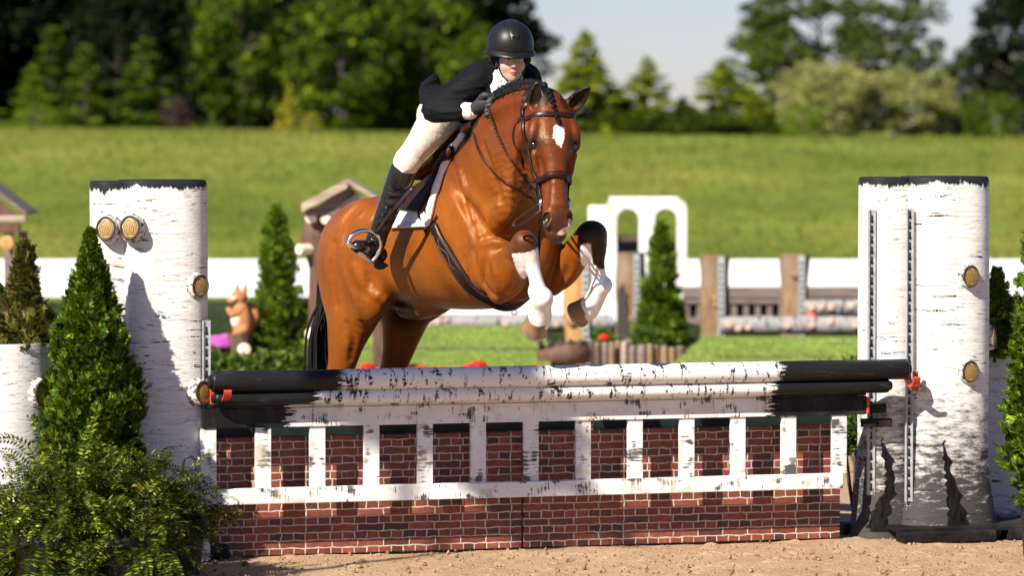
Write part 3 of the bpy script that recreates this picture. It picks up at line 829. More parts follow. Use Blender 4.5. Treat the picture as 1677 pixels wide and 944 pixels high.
def thuja_mesh(H_, prof, n, seed, L=.07, lump=.18, nb=46, droop=0.15):
    """conical thuja: sprays stand on upswept branch fans; prof(t) gives the radius at height fraction t"""
    r = np.random.RandomState(seed); out = []
    sps = [spray(seed * 7 + i, 9, L) for i in range(4)]
    br = []
    for b_ in range(nb * 3):
        t = r.uniform(0, .97); br.append((t, r.uniform(0, 6.28), r.uniform(.58, 1.22)))
    tb = np.array([q[0] for q in br]); ab = np.array([q[1] for q in br]); kb = np.array([q[2] for q in br])
    bi = r.randint(0, len(br), n)
    pr = np.vectorize(prof)
    t = tb[bi] + r.uniform(-.10, .12, n) * (1 - .3 * tb[bi]); t = np.clip(t, 0.0, None); t = np.where(t > .985, 1.97 - t, t)
    R_ = pr(np.minimum(1, t + .02)); spread = .30 + .0 * R_
    a = ab[bi] + r.normal(0, 1, n) * spread
    depth = r.uniform(0, 1, n) ** .45
    rad = R_ * kb[bi] * (0.25 + .75 * depth) * (1 - lump * np.abs(a - ab[bi]) / .5)
    rad = np.maximum(rad, 0.004)
    out_d = np.stack([np.cos(a), np.sin(a), 0 * a], 1)
    C0 = out_d * rad[:, None]; C0[:, 2] = t * H_
    d = unit(out_d * r.uniform(.25, .9, (n, 1)) + np.array([0, 0, 1]) * r.uniform(.35, 1.0, (n, 1)) + r.normal(0, .3, (n, 3)))
    tang = unit(np.stack([-np.sin(a), np.cos(a), 0 * a], 1) * r.choice([-1, 1], (n, 1)) * 1 + out_d * r.normal(0, .9, (n, 1)) + r.normal(0, .2, (n, 3)))
    tang = unit(tang - d * (tang * d).sum(1, keepdims=True)); nor = np.cross(d, tang)
    sc = r.uniform(.7, 1.25, n) * (1 - .55 * np.clip((t - .5) / .5, 0, 1))
    CC, UU, WW = [], [], []
    for i in range(4):
        m = np.arange(n) % 4 == i; M = np.stack([d[m], tang[m], nor[m]], 2) * sc[m][:, None, None]
        c, u, w_ = sps[i]
        CC.append((np.einsum('nij,kj->nki', M, c) + C0[m][:, None]).reshape(-1, 3)); UU.append(np.einsum('nij,kj->nki', M, u).reshape(-1, 3)); WW.append(np.einsum('nij,kj->nki', M, w_).reshape(-1, 3))
    C = np.concatenate(CC); U = np.concatenate(UU); W = np.concatenate(WW)
    vs = np.stack([C - U, C + W, C + U, C - W], 1).reshape(-1, 3)
    return mesh(vs, np.arange(len(vs)).reshape(-1, 4))
def bush_mesh(n, rad, seed, leaf=.014, H0=0, squash=1.0):
    r = np.random.RandomState(seed); d = unit(r.normal(size=(n, 3))); q = rad * r.uniform(.35, 1, (n, 1)) ** .6
    lump = 1 + .22 * np.sin(d[:, :1] * 5 + seed) * np.cos(d[:, 1:2] * 6) + .14 * np.sin(d[:, 2:] * 9 + d[:, :1] * 7)
    C = d * q * lump * np.array([1, 1, squash]); C[:, 2] += H0
    u = unit(d + r.normal(0, .7, (n, 3)) + [0, 0, .3]); w_ = unit(np.cross(u, r.normal(size=(n, 3))))
    s_ = leaf * r.uniform(.6, 1.4, (n, 1))
    C, U, W = C, u * s_, w_ * s_ * .5
    vs = np.stack([C - U, C + W, C + U, C - W], 1).reshape(-1, 3)
    return mesh(vs, np.arange(len(vs)).reshape(-1, 4))
m_thuja = leaf_mat('thuja_green', (.018, .048, .005), (.09, .155, .011), (.32, .40, .035), .5, .22, clump=(7, .5, 1.5))
m_thuja_b = leaf_mat('thuja_faded', (.05, .075, .012), (.15, .16, .03), (.30, .19, .08), .6, .2)
m_thuja_bg = leaf_mat('thuja_fresh', (.07, .14, .012), (.17, .26, .022), (.26, .34, .035), .5, .3)
m_stem = simple('twig', (.09, .055, .03), .8, .3, 20)
def thuja(px, Y, pbase, ptop, rad, n, label, mat, seed, prof=None, L=.07, group='thuja shrubs', pot=None, name='thuja', z0=None):
    b = P(px, pbase, Y); tp = P(px, ptop, Y)
    z = b.z if z0 is None else z0
    e = empty(name, (b.x, Y, z), 0, label, 'thuja', group); H_ = tp.z - z
    prof = prof or (lambda t: rad * (min(1, (t + .04) / .10) ** .5) * (1 - t) ** .72 + .006)
    me = thuja_mesh(H_, prof, n, seed, L); o = part('foliage', me, mat, e)
    part('trunk', MB().tube([(0, 0, -.02), (.01, 0, H_ * .5), (0, 0.0, H_ * .93)], [.022, .014, .003], 8), m_stem, e, True)
    # dark interior twigs
    r = np.random.RandomState(seed + 9); mb = MB()
    for k in range(70):
        t = r.uniform(.03, .85); a = r.uniform(0, 6.28); q = prof(t) * .85
        mb.tube([(0, 0, t * H_ * .9), (math.cos(a) * q * .6, math.sin(a) * q * .6, t * H_ * .9 + q * .5), (math.cos(a) * q, math.sin(a) * q, t * H_ * .9 + q * 1.1)], [.006, .004, .0015], 4, False)
    part('branches', mb, m_stem, e)
    if pot: part('pot', MB().lathe([(pot * .8, -.25), (pot, .02), (pot * .94, .03), (pot * .9, -.02), (.01, -.02)], 24), M_black, e, 40)
    return e
# big thuja in front of the left standard, its pot hidden by the ferns
thuja(150, -.80, 800, 372, .285, 10500, 'tall dense green thuja in front of the left birch standard', m_thuja, 3,
      prof=lambda t: .228 * (1 + .10 * math.sin(t * 23)) * (min(1, (t + .08) / .25) ** .5) * min(1, (1 - t) / .62) ** .95 + .003, L=.052)
thuja(40, -.55, 590, 395, .15, 1500, 'sparse brown tipped thuja growing in the left birch planter', m_thuja_b, 11,
      prof=lambda t: (.235 * (1 - t / .55) ** .8 if t < .5 else .035) * .9 + .028 * (1 - t), L=.055, z0=GZ + HtL - .05)
thuja(-6, -.45, 590, 470, .2, 900, 'low green thuja shoot at the left picture edge in the birch planter', m_thuja, 12,
      prof=lambda t: .2 * (1 - t) ** .7 + .01, L=.055, z0=GZ + HtL - .05)
thuja(1700, -.30, 830, 292, .17, 5600, 'tall bright green thuja at the right picture edge', m_thuja, 15,
      prof=lambda t: .165 * (min(1, (t + .1) / .25) ** .5) * (1 - t ** 1.8) + .008, L=.05, pot=.09)
thuja(1632, 1.3, 620, 440, .12, 900, 'small green thuja shoot growing between right standard and planter', m_thuja, 18, L=.055, z0=GZ + HtR - .05)

e = empty('added_shade_tree', (-5.12, -6.0, GZ), 0, 'unseen broadleaf tree added beyond the left picture edge to shade the brick panels', 'tree')  # added out of view only to throw shade on the brick panels
part('crown', bush_mesh(3000, .50, 77, .075, 6.80, .55), m_thuja, e)
part('trunk', MB().tube([(0, 0, -.1), (.03, 0, 2.5), (0, 0, 6.0), (.02, 0, 6.9)], [.05, .04, .03, .01], 8), m_stem, e, True)

# ferns in black nursery pots in front of the left standard
def fern_mesh(n, R_, seed, H0=.0, L=.42):
    r = np.random.RandomState(seed); C = []; U = []; W = []
    for k in range(n):
        a = r.uniform(0, 6.28); el = r.uniform(-.3, 1.35); l = L * r.uniform(.55, 1.15)
        base = np.array([math.cos(a) * r.uniform(0, R_ * .5), math.sin(a) * r.uniform(0, R_ * .5), H0 + r.uniform(-.16, .05)])
        d = np.array([math.cos(a) * math.cos(el), math.sin(a) * math.cos(el), math.sin(el)]); p = base.copy(); m = 26; st = l / m
        side = unit(np.cross(d, [0, 0, 1]) + r.normal(0, .15, 3)); tw = r.normal(0, .02)
        bend = r.uniform(.5, 1.3) * (1.6 if el > .8 else 1)
        for i in range(m):
            t = i / m; d = unit(d + np.array([0, 0, -1]) * bend * (1.7 / m) * (.35 + t)); p = p + d * st
            side = unit(side - d * side.dot(d) + np.array([0, 0, tw])); up = np.cross(side, d)
            q = .040 * math.sin(math.pi * min(1, (t + .10) / 1.1)) ** .7 * r.uniform(.85, 1.1) + .003
            for s_ in (-1, 1):
                ld = unit(side * s_ + d * .35 + up * r.normal(.05, .15)); C.append(p + ld * q * .5); U.append(ld * q * .5); W.append(d * st * .38)
            C.append(p - d * st * .5); U.append(d * st * .5); W.append(side * .0014)
    C = np.array(C); U = np.array(U); W = np.array(W)
    vs = np.stack([C - U, C + W, C + U, C - W], 1).reshape(-1, 3)
    return mesh(vs, np.arange(len(vs)).reshape(-1, 4))
m_fern = leaf_mat('fern_green', (.012, .022, .003), (.05, .078, .006), (.30, .33, .035), .45, .25, clump=(11, .30, 1.7))
m_boxl = leaf_mat('glossy_leaf', (.012, .020, .003), (.06, .08, .008), (.26, .27, .04), .32, .12, spec=.5, clump=(11, .35, 1.6))
FERNS = [(28, -1.25, 790, 'leftmost fern, at the left picture edge', .36, 21), (118, -1.45, 778, 'long fronded fern below the tall thuja', .46, 22),
         (190, -1.20, 770, 'upright fern between the thuja and the standard', .40, 23), (250, -1.30, 778, 'fern in front of the left standard knot', .34, 24), (292, -1.05, 805, 'rightmost fern, spilling towards the brick panel', .24, 25),
         (70, -1.65, 850, 'low fern in front of the leftmost fern, drooping to the bottom edge', .36, 26), (210, -1.62, 850, 'low dark fern drooping over the pots beside the brick panel', .36, 27)]
for (px, Y, py, lab, L, sd) in FERNS:
    p = P(px, py, Y); e = empty('potted_fern', (p.x, Y, GZ), 0, lab, 'fern', 'ferns in pots by the left standard'); h = p.z - GZ
    h = max(.25, h)
    fm_ = fern_mesh(105, .24, sd, h - .10, L); o = part('fronds', fm_, m_fern, e); h = min(h, .36)
    part('pot', MB().lathe([(.10, 0), (.13, h - .14), (.145, h - .12), (.14, h - .08), (.12, h - .08), (.11, h - .11), (.01, h - .11)], 24), M_black, e, 40)
for (px, Y, py, rad, lab, sd, H0) in ((268, -1.22, 830, .19, 'rounded glossy leaved shrub nearest the brick panel', 31, 0), (175, -1.35, 840, .24, 'rounded glossy leaved shrub among the ferns under the thuja', 32, 0),
                              (30, -1.45, 880, .24, 'rounded glossy leaved shrub at the bottom left corner', 33, 0)):
    p = P(px, py, Y); e = empty('leafy_shrub', (p.x, Y, GZ), 0, lab, 'shrub', 'leafy shrubs among the ferns')
    part('leaves', bush_mesh(3000, rad * .85, sd, .014, p.z - GZ - .04), m_boxl, e)
    mb = MB(); r = np.random.RandomState(sd)
    for k in range(14):
        a = r.uniform(0, 6.28); q = rad * r.uniform(.4, .9); mb.tube([(0, 0, .05), (math.cos(a) * q * .4, math.sin(a) * q * .4, (p.z - GZ) * .6), (math.cos(a) * q, math.sin(a) * q, p.z - GZ + r.uniform(-.3, .8) * rad)], [.007, .005, .002], 5)
    part('stems', mb, m_stem, e)
# wire hooks of the hanging baskets
for (px, py, Y) in ((177, 783, -1.32), (300, 760, -1.1), (178 + 62, 770, -1.2)):
    p = P(px, py, Y); e = empty('basket_hook', (p.x, Y, GZ), 0, {177: 'black wire basket hook under the thuja', 300: 'black wire basket hook in front of the left standard foot', 240: 'black wire basket hook beside the thuja'}[px], 'hook', 'basket hooks in the ferns')
    h = p.z - GZ
    part('wire', MB().tube([(0, 0, 0), (0, 0, h * .9), (0, 0, h)] + [(.03 - .03 * math.cos(a), 0, h + .035 * math.sin(a)) for a in np.linspace(.3, 3.1, 9)] + [(.06, 0, h - .03)], .006, 8), M_black, e, True)

# ------------------------------------------------------------------ far side of the arena
m_white = simple('white_fence_paint', (.80, .79, .78), .55, .05, 4, dirt=None)
m_whitew = simple('white_wood', (.74, .71, .68), .6, .1, 5, dirt=(.45, .36, .27))
m_logw = wood_mat('peeled_log', (.09, .05, .022), (.34, .21, .10), True, gry=(.22, .17, .13))
m_logy = wood_mat('yellow_peeled_log', (.28, .14, .04), (.55, .32, .10), True)
m_rail = wood_mat('weathered_rail', (.10, .07, .055), (.24, .18, .15), False)
m_darkw = wood_mat('brown_wood', (.05, .025, .015), (.15, .075, .045), True)
m_roof = wood_mat('weathered_roof', (.22, .16, .12), (.44, .34, .27), False)
m_turf = ground_mat('artificial_turf', [(.3, (.21, .29, .055)), (.7, (.28, .36, .08))], 5, 60, 160, .9)
def world_empty(name, x, y, label, cat, group=None, z=None, rz=0): return empty(name, (x, y, GZ if z is None else z), rz, label, cat, group)
def X_(px, Y): return P(px, 500, Y).x
def Z_(py, Y): return P(838, py, Y).z - GZ
# white board fence all along
Yf = 27.0; x0 = X_(-60, Yf); x1 = X_(1740, Yf)
zt_, zb_ = Z_(425, Yf), Z_(487, Yf)
n = 6
for k in range(n):
    a = x0 + (x1 - x0) * k / n; b = x0 + (x1 - x0) * (k + 1) / n; c = (a + b) / 2
    e = world_empty('board_fence_section', c, Yf, None, 'fence', 'white board fence along the far side of the arena')
    e['label'] = ['white board fence section at the far left behind the planter thuja', 'white board fence section behind the left standard and carved squirrel', 'white board fence section behind the horse hindquarters',
                  'white board fence section behind the front legs and arches', 'white board fence section behind the upright log posts on the right', 'white board fence section at the far right behind the right standard'][k]
    part('board', MB().box((0, 0, (zt_ + zb_) / 2), (b - a - .004, .05, zt_ - zb_), bev=.006), m_white, e)
    for x in (-(b - a) / 2 + .3, (b - a) / 2 - .3): part('post', MB().box((x, .07, zt_ / 2 - .02), (.09, .09, zt_ - .02), bev=.006), m_darkw, e)
def track_bg(e, x, y, z0, z1):
    part('steel_track', MB().box((x, y, (z0 + z1) / 2), (.060, .012, z1 - z0), bev=.002), M_galv, e)
    mb = MB(); z = z0 + .04
    while z < z1 - .03: mb.box((x, y - .007, z), (.024, .004, .026)); z += .06
    part('slot_row', mb, M_black, e)
def logpost(px0, px1, py0, Y, mat, label, trackside=1, seed=0, char=False, bend=0):
    xa, xb = X_(px0, Y), X_(px1, Y); H_ = Z_(py0, Y); r = (xb - xa) / 2; r_ = np.random.RandomState(seed)
    e = world_empty('log_post', (xa + xb) / 2, Y, label, 'log post', 'upright log posts of the jumps behind'); mb = MB(); vs = []; fs = []; n = 20; m = 12
    for k in range(m + 1):
        z = H_ * k / m; rr = r * (1 + .06 * math.sin(k * .9 + seed) + (.12 if k == 0 else 0)); cx = bend * math.sin(k / m * 3.1)
        for i in range(n):
            t = 6.283 * i / n; q = rr * (1 + .05 * math.sin(3 * t + seed) + r_.normal(0, .012)); vs.append((cx + q * math.cos(t), q * math.sin(t), z))
    for k in range(m):
        for i in range(n): j = (i + 1) % n; fs.append((k * n + i, k * n + j, (k + 1) * n + j, (k + 1) * n + i))
    fs.append(tuple(range(m * n, m * n + n))); mb.add(vs, fs); part('log', mb, mat, e, 60)
    track_bg(e, r * .42, -r * 1.05, .03, H_ - .01)
    if char:
        part('charred_hollow', MB().prism([(-r * .95, .02), (-r * .1, .02), (-r * .15, H_ * .3), (-r * .3, H_ * .55), (-r * .55, H_ * .66), (-r * .85, H_ * .6), (-r * .9, H_ * .3)], -r * 1.12, -r * .5), M_bark, e)
    for q in range(2):
        part('branch_scar', MB().lathe([(.05, 0), (.04, .02), (.01, .025)], 12, (r * r_.uniform(-.5, .1), -r * .92, H_ * r_.uniform(.25, .8)), (0, -1, 0)), m_logw, e, True)
    return e
logpost(1008, 1056, 414, 18.6, m_logw, 'brown log post with charred hollow in front of the white arches', seed=1, char=True)
logpost(926, 972, 418, 15.2, m_logy, 'yellow peeled log post right beneath the raised left front hoof', seed=2, bend=-.02)
logpost(1146, 1194, 418, 17.8, m_logw, 'peeled log post right of the white arches, left of the two on the turf ramp', seed=3)
logpost(1278, 1325, 416, 18.3, m_logw, 'peeled log post nearest the right standard, above the turf ramp', seed=4)
# birch rails of the jump behind
def rail_log(px0, px1, py0, py1, Y, label, n_sc=5, seed=0):
    xa, xb = X_(px0, Y), X_(px1, Y); zc = Z_((py0 + py1) / 2, Y); r = (Z_(py0, Y) - Z_(py1, Y)) / 2; r_ = np.random.RandomState(seed)
    e = world_empty('rustic_rail', xa, Y, label, 'rail', 'rustic log rails of the jump behind')
    L = xb - xa
    m = pole_mat('rustic_rail_paint', L, -1, 99, whitec=(.32, .30, .29)); mb = MB()
    mb.lathe([(r * (.8 if k in (0, 16) else 1) * (1 + .06 * math.sin(k * 1.7 + seed)), L * k / 16) for k in range(17)], 18, (0, 0, zc), (1, 0, 0)); part('rail_log', mb, m, e, 50)
    for k in range(n_sc):
        x = .06 + (L - .1) * (k + r_.uniform(-.2, .2)) / n_sc if k > 2 else .08 + k * .09
        part('cut_branch', MB().lathe([(r * .48, 0), (r * .42, .02), (r * .3, .024), (.003, .024)], 12, (max(.04, x), -r * .8, zc + r * r_.uniform(-.3, .5)), (r_.uniform(-.4, .1), -1, .3)), simple('pink_cut_wood', (.40, .25, .18), .6, .15, 12) if 'pink_cut_wood' not in MATS else MATS['pink_cut_wood'], e, True)
    return e
rail_log(1180, 1440, 518, 548, 17.2, 'lower grey birch rail with pink cut branches above the turf ramp', 7, 1)
rail_log(1316, 1450, 491, 518, 17.7, 'upper grey birch rail whose left end sits in an orange cup', 5, 2)
e = world_empty('orange_cup', X_(1327, 17.6), 17.6, 'small orange jump cup at the nearest log post, under the upper rail', 'jump cup')
part('cup_body', MB().box((0, 0, Z_(519, 17.6)), (.10, .09, .05), bev=.012), simple('orange_plastic', (.75, .12, .03), .5, .1, 9), e); part('pin', MB().box((0, .06, Z_(516, 17.6)), (.03, .12, .03), bev=.004), M_galv, e)
# turf ramps
def ramp_box(pts_top, pts_bot, Yt, Yb, label, extra=0):
    (xa, ya), (xb, _) = pts_top; (xc, yc), (xd, _) = pts_bot
    A_ = (X_(xa, Yt), Yt, Z_(ya, Yt)); B_ = (X_(xb, Yt), Yt, Z_(ya, Yt)); C_ = (X_(xd, Yb), Yb, 0); D_ = (X_(xc, Yb), Yb, 0)
    o = Vector(((A_[0] + B_[0]) / 2, Yt, 0)); e = world_empty('turf_ramp', o.x, Yt, label, 'turf bank', 'artificial turf banks')
    L = lambda p: (p[0] - o.x, p[1] - o.y, p[2]); z = A_[2]
    bk = .5
    vs = [L(A_), L(B_), L(C_), L(D_), (A_[0] - o.x, bk, z), (B_[0] - o.x, bk, z), (A_[0] - o.x, bk, 0), (B_[0] - o.x, bk, 0)]
    # the sloping face bulges a little, as laid turf does
    mb = MB(); nx, ny = 40, 16; g_ = []; f_ = []
    for j in range(ny + 1):
        for i in range(nx + 1):
            a = Vector(L(A_)).lerp(Vector(L(B_)), i / nx); b = Vector(L(D_)).lerp(Vector(L(C_)), i / nx); t = j / ny
            p = a.lerp(b, t); p.z += .05 * math.sin(t * math.pi) + .006 * math.sin(i * 1.9 + j * 2.3); g_.append(p)
    for j in range(ny):
        for i in range(nx): k = j * (nx + 1) + i; f_.append((k, k + nx + 1, k + nx + 2, k + 1))
    mb.add(g_, f_); part('turf_slope', mb, m_turf, e, True)
    mb = MB(); mb.add(vs, [(0, 1, 5, 4), (4, 5, 7, 6), (0, 4, 6, 3), (1, 2, 7, 5)]); part('ramp_body', mb, m_turf, e)
    part('seam', MB().box((0, (Yb - Yt) * .55, z * .46 + .05), ((B_[0] - A_[0]) * 1.02, .03, .012), bev=.003), m_shrd if False else M_greenblk, e)
    r = np.random.RandomState(3); n = 5000; i = r.uniform(0, 1, n); t = r.uniform(0, 1, n)
    a = np.array(L(A_)) + (np.array(L(B_)) - np.array(L(A_))) * i[:, None]; b = np.array(L(D_)) + (np.array(L(C_)) - np.array(L(D_))) * i[:, None]
    c = a + (b - a) * t[:, None]; c[:, 2] += .05 * np.sin(t * math.pi); an = r.uniform(0, 3.14, n)
    u = np.stack([r.normal(0, .3, n), r.normal(0, .3, n), np.ones(n)], 1) * .018; w_ = np.stack([np.cos(an), np.sin(an), 0 * an], 1) * .006
    q = quads('turf_blades', c, u, w_, leaf_mat('turf_blade', (.22, .31, .05), (.31, .40, .09), trans=.2) if 'turf_blade' not in MATS else MATS['turf_blade'], e); q['kind'] = 'stuff'
    return e
ramp_box([(1150, 556), (1440, 556)], [(1080, 0), (1500, 0)], 16.4, 12.5, 'bright green turf ramp under the grey birch rails on the right')
ramp_box([(600, 538), (890, 538)], [(575, 0), (905, 0)], 16.8, 13.2, 'bright green turf ramp seen under the horse belly')
ramp_box([(1372, 566), (1500, 566)], [(1350, 0), (1560, 0)], 14.6, 12.2, 'smaller turf ramp beside the right standard, in front of the larger one')
# low brown picket gate behind the posts
Yp = 22.0; xa, xb = X_(1118, Yp), X_(1480, Yp); e = world_empty('picket_gate', (xa + xb) / 2, Yp, 'low weathered picket gate in front of the white fence on the right', 'picket gate')
L = xb - xa
part('top_rail', MB().box((0, 0, Z_(479, Yp)), (L, .05, Z_(470, Yp) - Z_(488, Yp)), bev=.008), m_rail, e); part('middle_rail', MB().box((0, -.03, Z_(494, Yp)), (L, .03, .045), bev=.006), m_rail, e)
part('bottom_rail', MB().box((0, -.01, Z_(526, Yp)), (L, .05, .07), bev=.006), m_rail, e); part('shade_panel', MB().box((0, .06, Z_(510, Yp)), (L, .02, .30)), simple('picket_shade', (.015, .012, .010), .8, .2, 5), e)  # dark sheet put in for the shade behind the pickets
k = 0; x = -L / 2 + .05
while x < L / 2: part('picket', MB().box((x, .0, Z_(510, Yp)), (.055, .03, .22), bev=.005), m_rail, e); x += .125
# white arches
Ya = 22.5; xa, xb = X_(992, Ya), X_(1124, Ya); Ha = Z_(326, Ya); Wd = xb - xa
e = world_empty('white_arch_panel', (xa + xb) / 2, Ya, 'white double arched wooden jump wing with its side board lit', 'arch panel')
def arch_face(W_, H_, holes, rad_out):
    """outline with arched openings built as vertical strips"""
    mb = MB(); xs = sorted(set([-W_ / 2, W_ / 2] + [h[0] - h[1] for h in holes] + [h[0] + h[1] for h in holes] + [h[0] + h[1] * math.cos(a) for h in holes for a in np.linspace(0, math.pi, 11)] + [-W_ / 2 + rad_out * (1 - math.cos(a)) for a in np.linspace(0, 1.57, 6)] + [W_ / 2 - rad_out * (1 - math.cos(a)) for a in np.linspace(0, 1.57, 6)]))
    def top(x):
        d = W_ / 2 - abs(x); return H_ - (0 if d >= rad_out else rad_out - math.sqrt(max(0, rad_out ** 2 - (rad_out - d) ** 2)))
    for a, b in zip(xs[:-1], xs[1:]):
        if b - a < 1e-5: continue
        c = (a + b) / 2; h = [q for q in holes if abs(c - q[0]) < q[1]]
        if not h: mb.prism([(a, 0), (b, 0), (b, top(b)), (a, top(a))], -.03, .03)
        else:
            q = h[0]; f = lambda x: q[3] + math.sqrt(max(0, q[1] ** 2 - (x - q[0]) ** 2))
            mb.prism([(a, f(a)), (b, f(b)), (b, top(b)), (a, top(a))], -.03, .03); mb.prism([(a, 0), (b, 0), (b, q[2]), (a, q[2])], -.03, .03)
    return mb
hw = .12
part('arch_face', arch_face(Wd, Ha, [(-Wd * .23, hw, .42, Ha - .22), (Wd * .24, hw, .42, Ha - .22)], .10), m_whitew, e)
part('side_board', MB().box((-Wd / 2 - .085, .06, Ha / 2 - .03), (.22, .04, Ha - .08), ax=((.86, -.5, 0), (.5, .86, 0), (0, 0, 1)), bev=.01), m_whitew, e)
part('top_board', MB().box((-.02, .16, Ha + .002), (Wd - .12, .32, .035), bev=.012), m_whitew, e)
part('side_board', MB().box((Wd / 2 - .02, .18, Ha / 2 - .05), (.04, .26, Ha - .12), bev=.01), m_whitew, e)
part('inner_ledge', MB().box((0, .12, Z_(392, Ya)), (Wd - .1, .18, .05), bev=.005), m_darkw, e)
part('shade_board', MB().box((0, .30, Ha / 2 - .15), (Wd - .14, .02, Ha * .62)), simple('arch_shade_board', (.06, .07, .09), .8, .2, 5), e)  # dark board stands in for the shade inside the arches
# white wall with grey birch log under it, behind the front legs
Yw = 20.5; xa, xb = X_(700, Yw), X_(1008, Yw)
e = world_empty('white_wall_box', (xa + xb) / 2, Yw, 'long white wall box behind the horse front legs', 'jump wall')
part('wall_board', MB().box((0, 0, (Z_(432, Yw) + Z_(516, Yw)) / 2), (xb - xa, .08, Z_(432, Yw) - Z_(516, Yw)), bev=.008), m_white, e)
for x in (-1, 0, 1): part('leg', MB().box((x * (xb - xa) * .45, .05, Z_(516, Yw) / 2), (.06, .04, Z_(516, Yw)), bev=.004), m_whitew, e)
r_ = rail_log(690, 1006, 517, 541, 19.6, 'pale grey birch rail behind the horse belly and front hooves', 7, 7)
# palisade of short logs
Yl = 14.6; r = np.random.RandomState(4); k = 0; px = 942
while px < 1112:
    wpx = r.uniform(10, 16); c = X_(px + wpx / 2, Yl); rad = (X_(px + wpx, Yl) - X_(px, Yl)) / 2; h = Z_(561 + r.uniform(-4, 5) + (px - 975) * .08, Yl)
    e = world_empty('palisade_log', c, Yl + r.uniform(-.05, .05), ['first', 'second', 'third', 'fourth', 'fifth', 'sixth', 'seventh', 'eighth', 'ninth', 'tenth', 'eleventh', 'twelfth', 'thirteenth', 'fourteenth', 'fifteenth', 'sixteenth', 'seventeenth', 'eighteenth'][k] + ' short upright log counted from the dark stump towards the turf ramp', 'log', 'short upright logs left of the turf ramp')
    part('log_body', MB().lathe([(rad, 0), (rad * 1.05, h * .4), (rad * .97, h - .01), (rad * .8, h)], 12), [m_logw, m_rail, m_darkw, m_logw, m_roof][int(r.randint(5))], e, 50)
    part('cut_top', MB().lathe([(rad * .8, h + .001), (rad * .75, h + .008), (.002, h + .010)], 12, cap=False), m_roof, e, 50)
    px += wpx; k += 1
e = world_empty('fallen_stump', X_(925, 14.2), 14.2, 'dark mossy stump beside the yellow log post', 'stump')
part('stump_body', MB().tube([(-.22, 0, .12), (0, -.05, .15), (.2, 0, .17)], [.09, .11, .10], 14), m_darkw, e, True)
part('cut_end', MB().lathe([(.10, 0), (.095, .01), (.003, .012)], 14, (.2, 0, .17), (1, -.1, .1)), m_logw, e, True)
for q in range(5):
    part('branch_stub', MB().tube([(q * .08 - .2, -.05, .2), (q * .09 - .22, -.10, .27)], [.03, .022], 8), M_bark, e, True)

# background thujas, carved squirrel, wishing house, pavilion
BGprof = lambda R0: (lambda t: R0 * (min(1, (t + .06) / .15) ** .5) * (1 - t ** 1.1) ** .85 * (1 + .12 * math.sin(t * 17)) + .01)
thuja(1082, 18.2, 575, 358, .17, 1500, 'slim bright thuja standing between the arches and log posts', m_thuja_bg, 41, prof=BGprof(.22), L=.10, z0=GZ, pot=None)
def waist(t): return (.33 * (min(1, (t + .06) / .15) ** .5) * (1 - max(0, t - .25) / .42) ** .6 if t < .60 else .18 * (1 - (t - .60) / .40) ** .6) if not (.55 < t < .62) else .13
thuja(452, 12.5, 640, 335, .2, 2600, 'waisted bright thuja in the background between left standard and horse', m_thuja_bg, 42, prof=waist, L=.08, z0=GZ)
def bg_shrub(px, py, Y, rad, mat, label, seed, n=1500, leaf=.03, cat='shrub', name='low_shrub', group='low shrubs around the arena', squash=.8, bottom=None):
    c = P(px, py, Y); e = empty(name, (c.x, Y, GZ), 0, label, cat, group); z = max(rad * .5, c.z - GZ)
    part('leaves', bush_mesh(n, rad, seed, leaf, z, squash), mat, e)
    mb = MB(); r = np.random.RandomState(seed)
    for k in range(8): a = r.uniform(0, 6.28); mb.tube([(0, 0, 0), (math.cos(a) * rad * .6, math.sin(a) * rad * .6, z + rad * .3)], [.01, .004], 5)
    part('stems', mb, m_stem, e); return e
m_shr = leaf_mat('shrub_green', (.04, .085, .012), (.10, .17, .025), (.16, .22, .04), .5, .25)
m_shrd = leaf_mat('shrub_dark', (.02, .045, .010), (.05, .09, .018), (.08, .13, .02), .5, .2)
bg_shrub(1062, 560, 18.0, .16, m_shr, 'green shrub at the foot of the slim background thuja', 51)
bg_shrub(1118, 556, 111.3, .22, m_shr, 'wide green shrub between slim thuja and log post on the ramp', 52)
bg_shrub(985, 560, 17.6, .14, m_shr, 'green shrub behind the yellow log post', 53)
bg_shrub(1398, 712, 1.9, .13, m_shr, 'leafy shrub glimpsed between brick panel and right standard', 54, 1400, .018)
bg_shrub(1403, 650, 4.5, .3, m_shr, 'green shrub behind the gap beside the right standard', 55, 1500, .03)
for i, (px, py, rad) in enumerate(((348, 600, .14), (385, 606, .14), (430, 604, .17), (480, 600, .16), (515, 606, .15))):
    bg_shrub(px, py, 11.5, rad, m_shr, ['yellow green shrub beside the left standard under the pink petunias', 'yellow green shrub below the carved squirrel', 'yellow green shrub at the foot of the waisted thuja', 'green shrub right of the waisted thuja', 'green shrub beside the horse tail'][i], 60 + i, 1100, .03, group='yellow green shrubs in the bed')
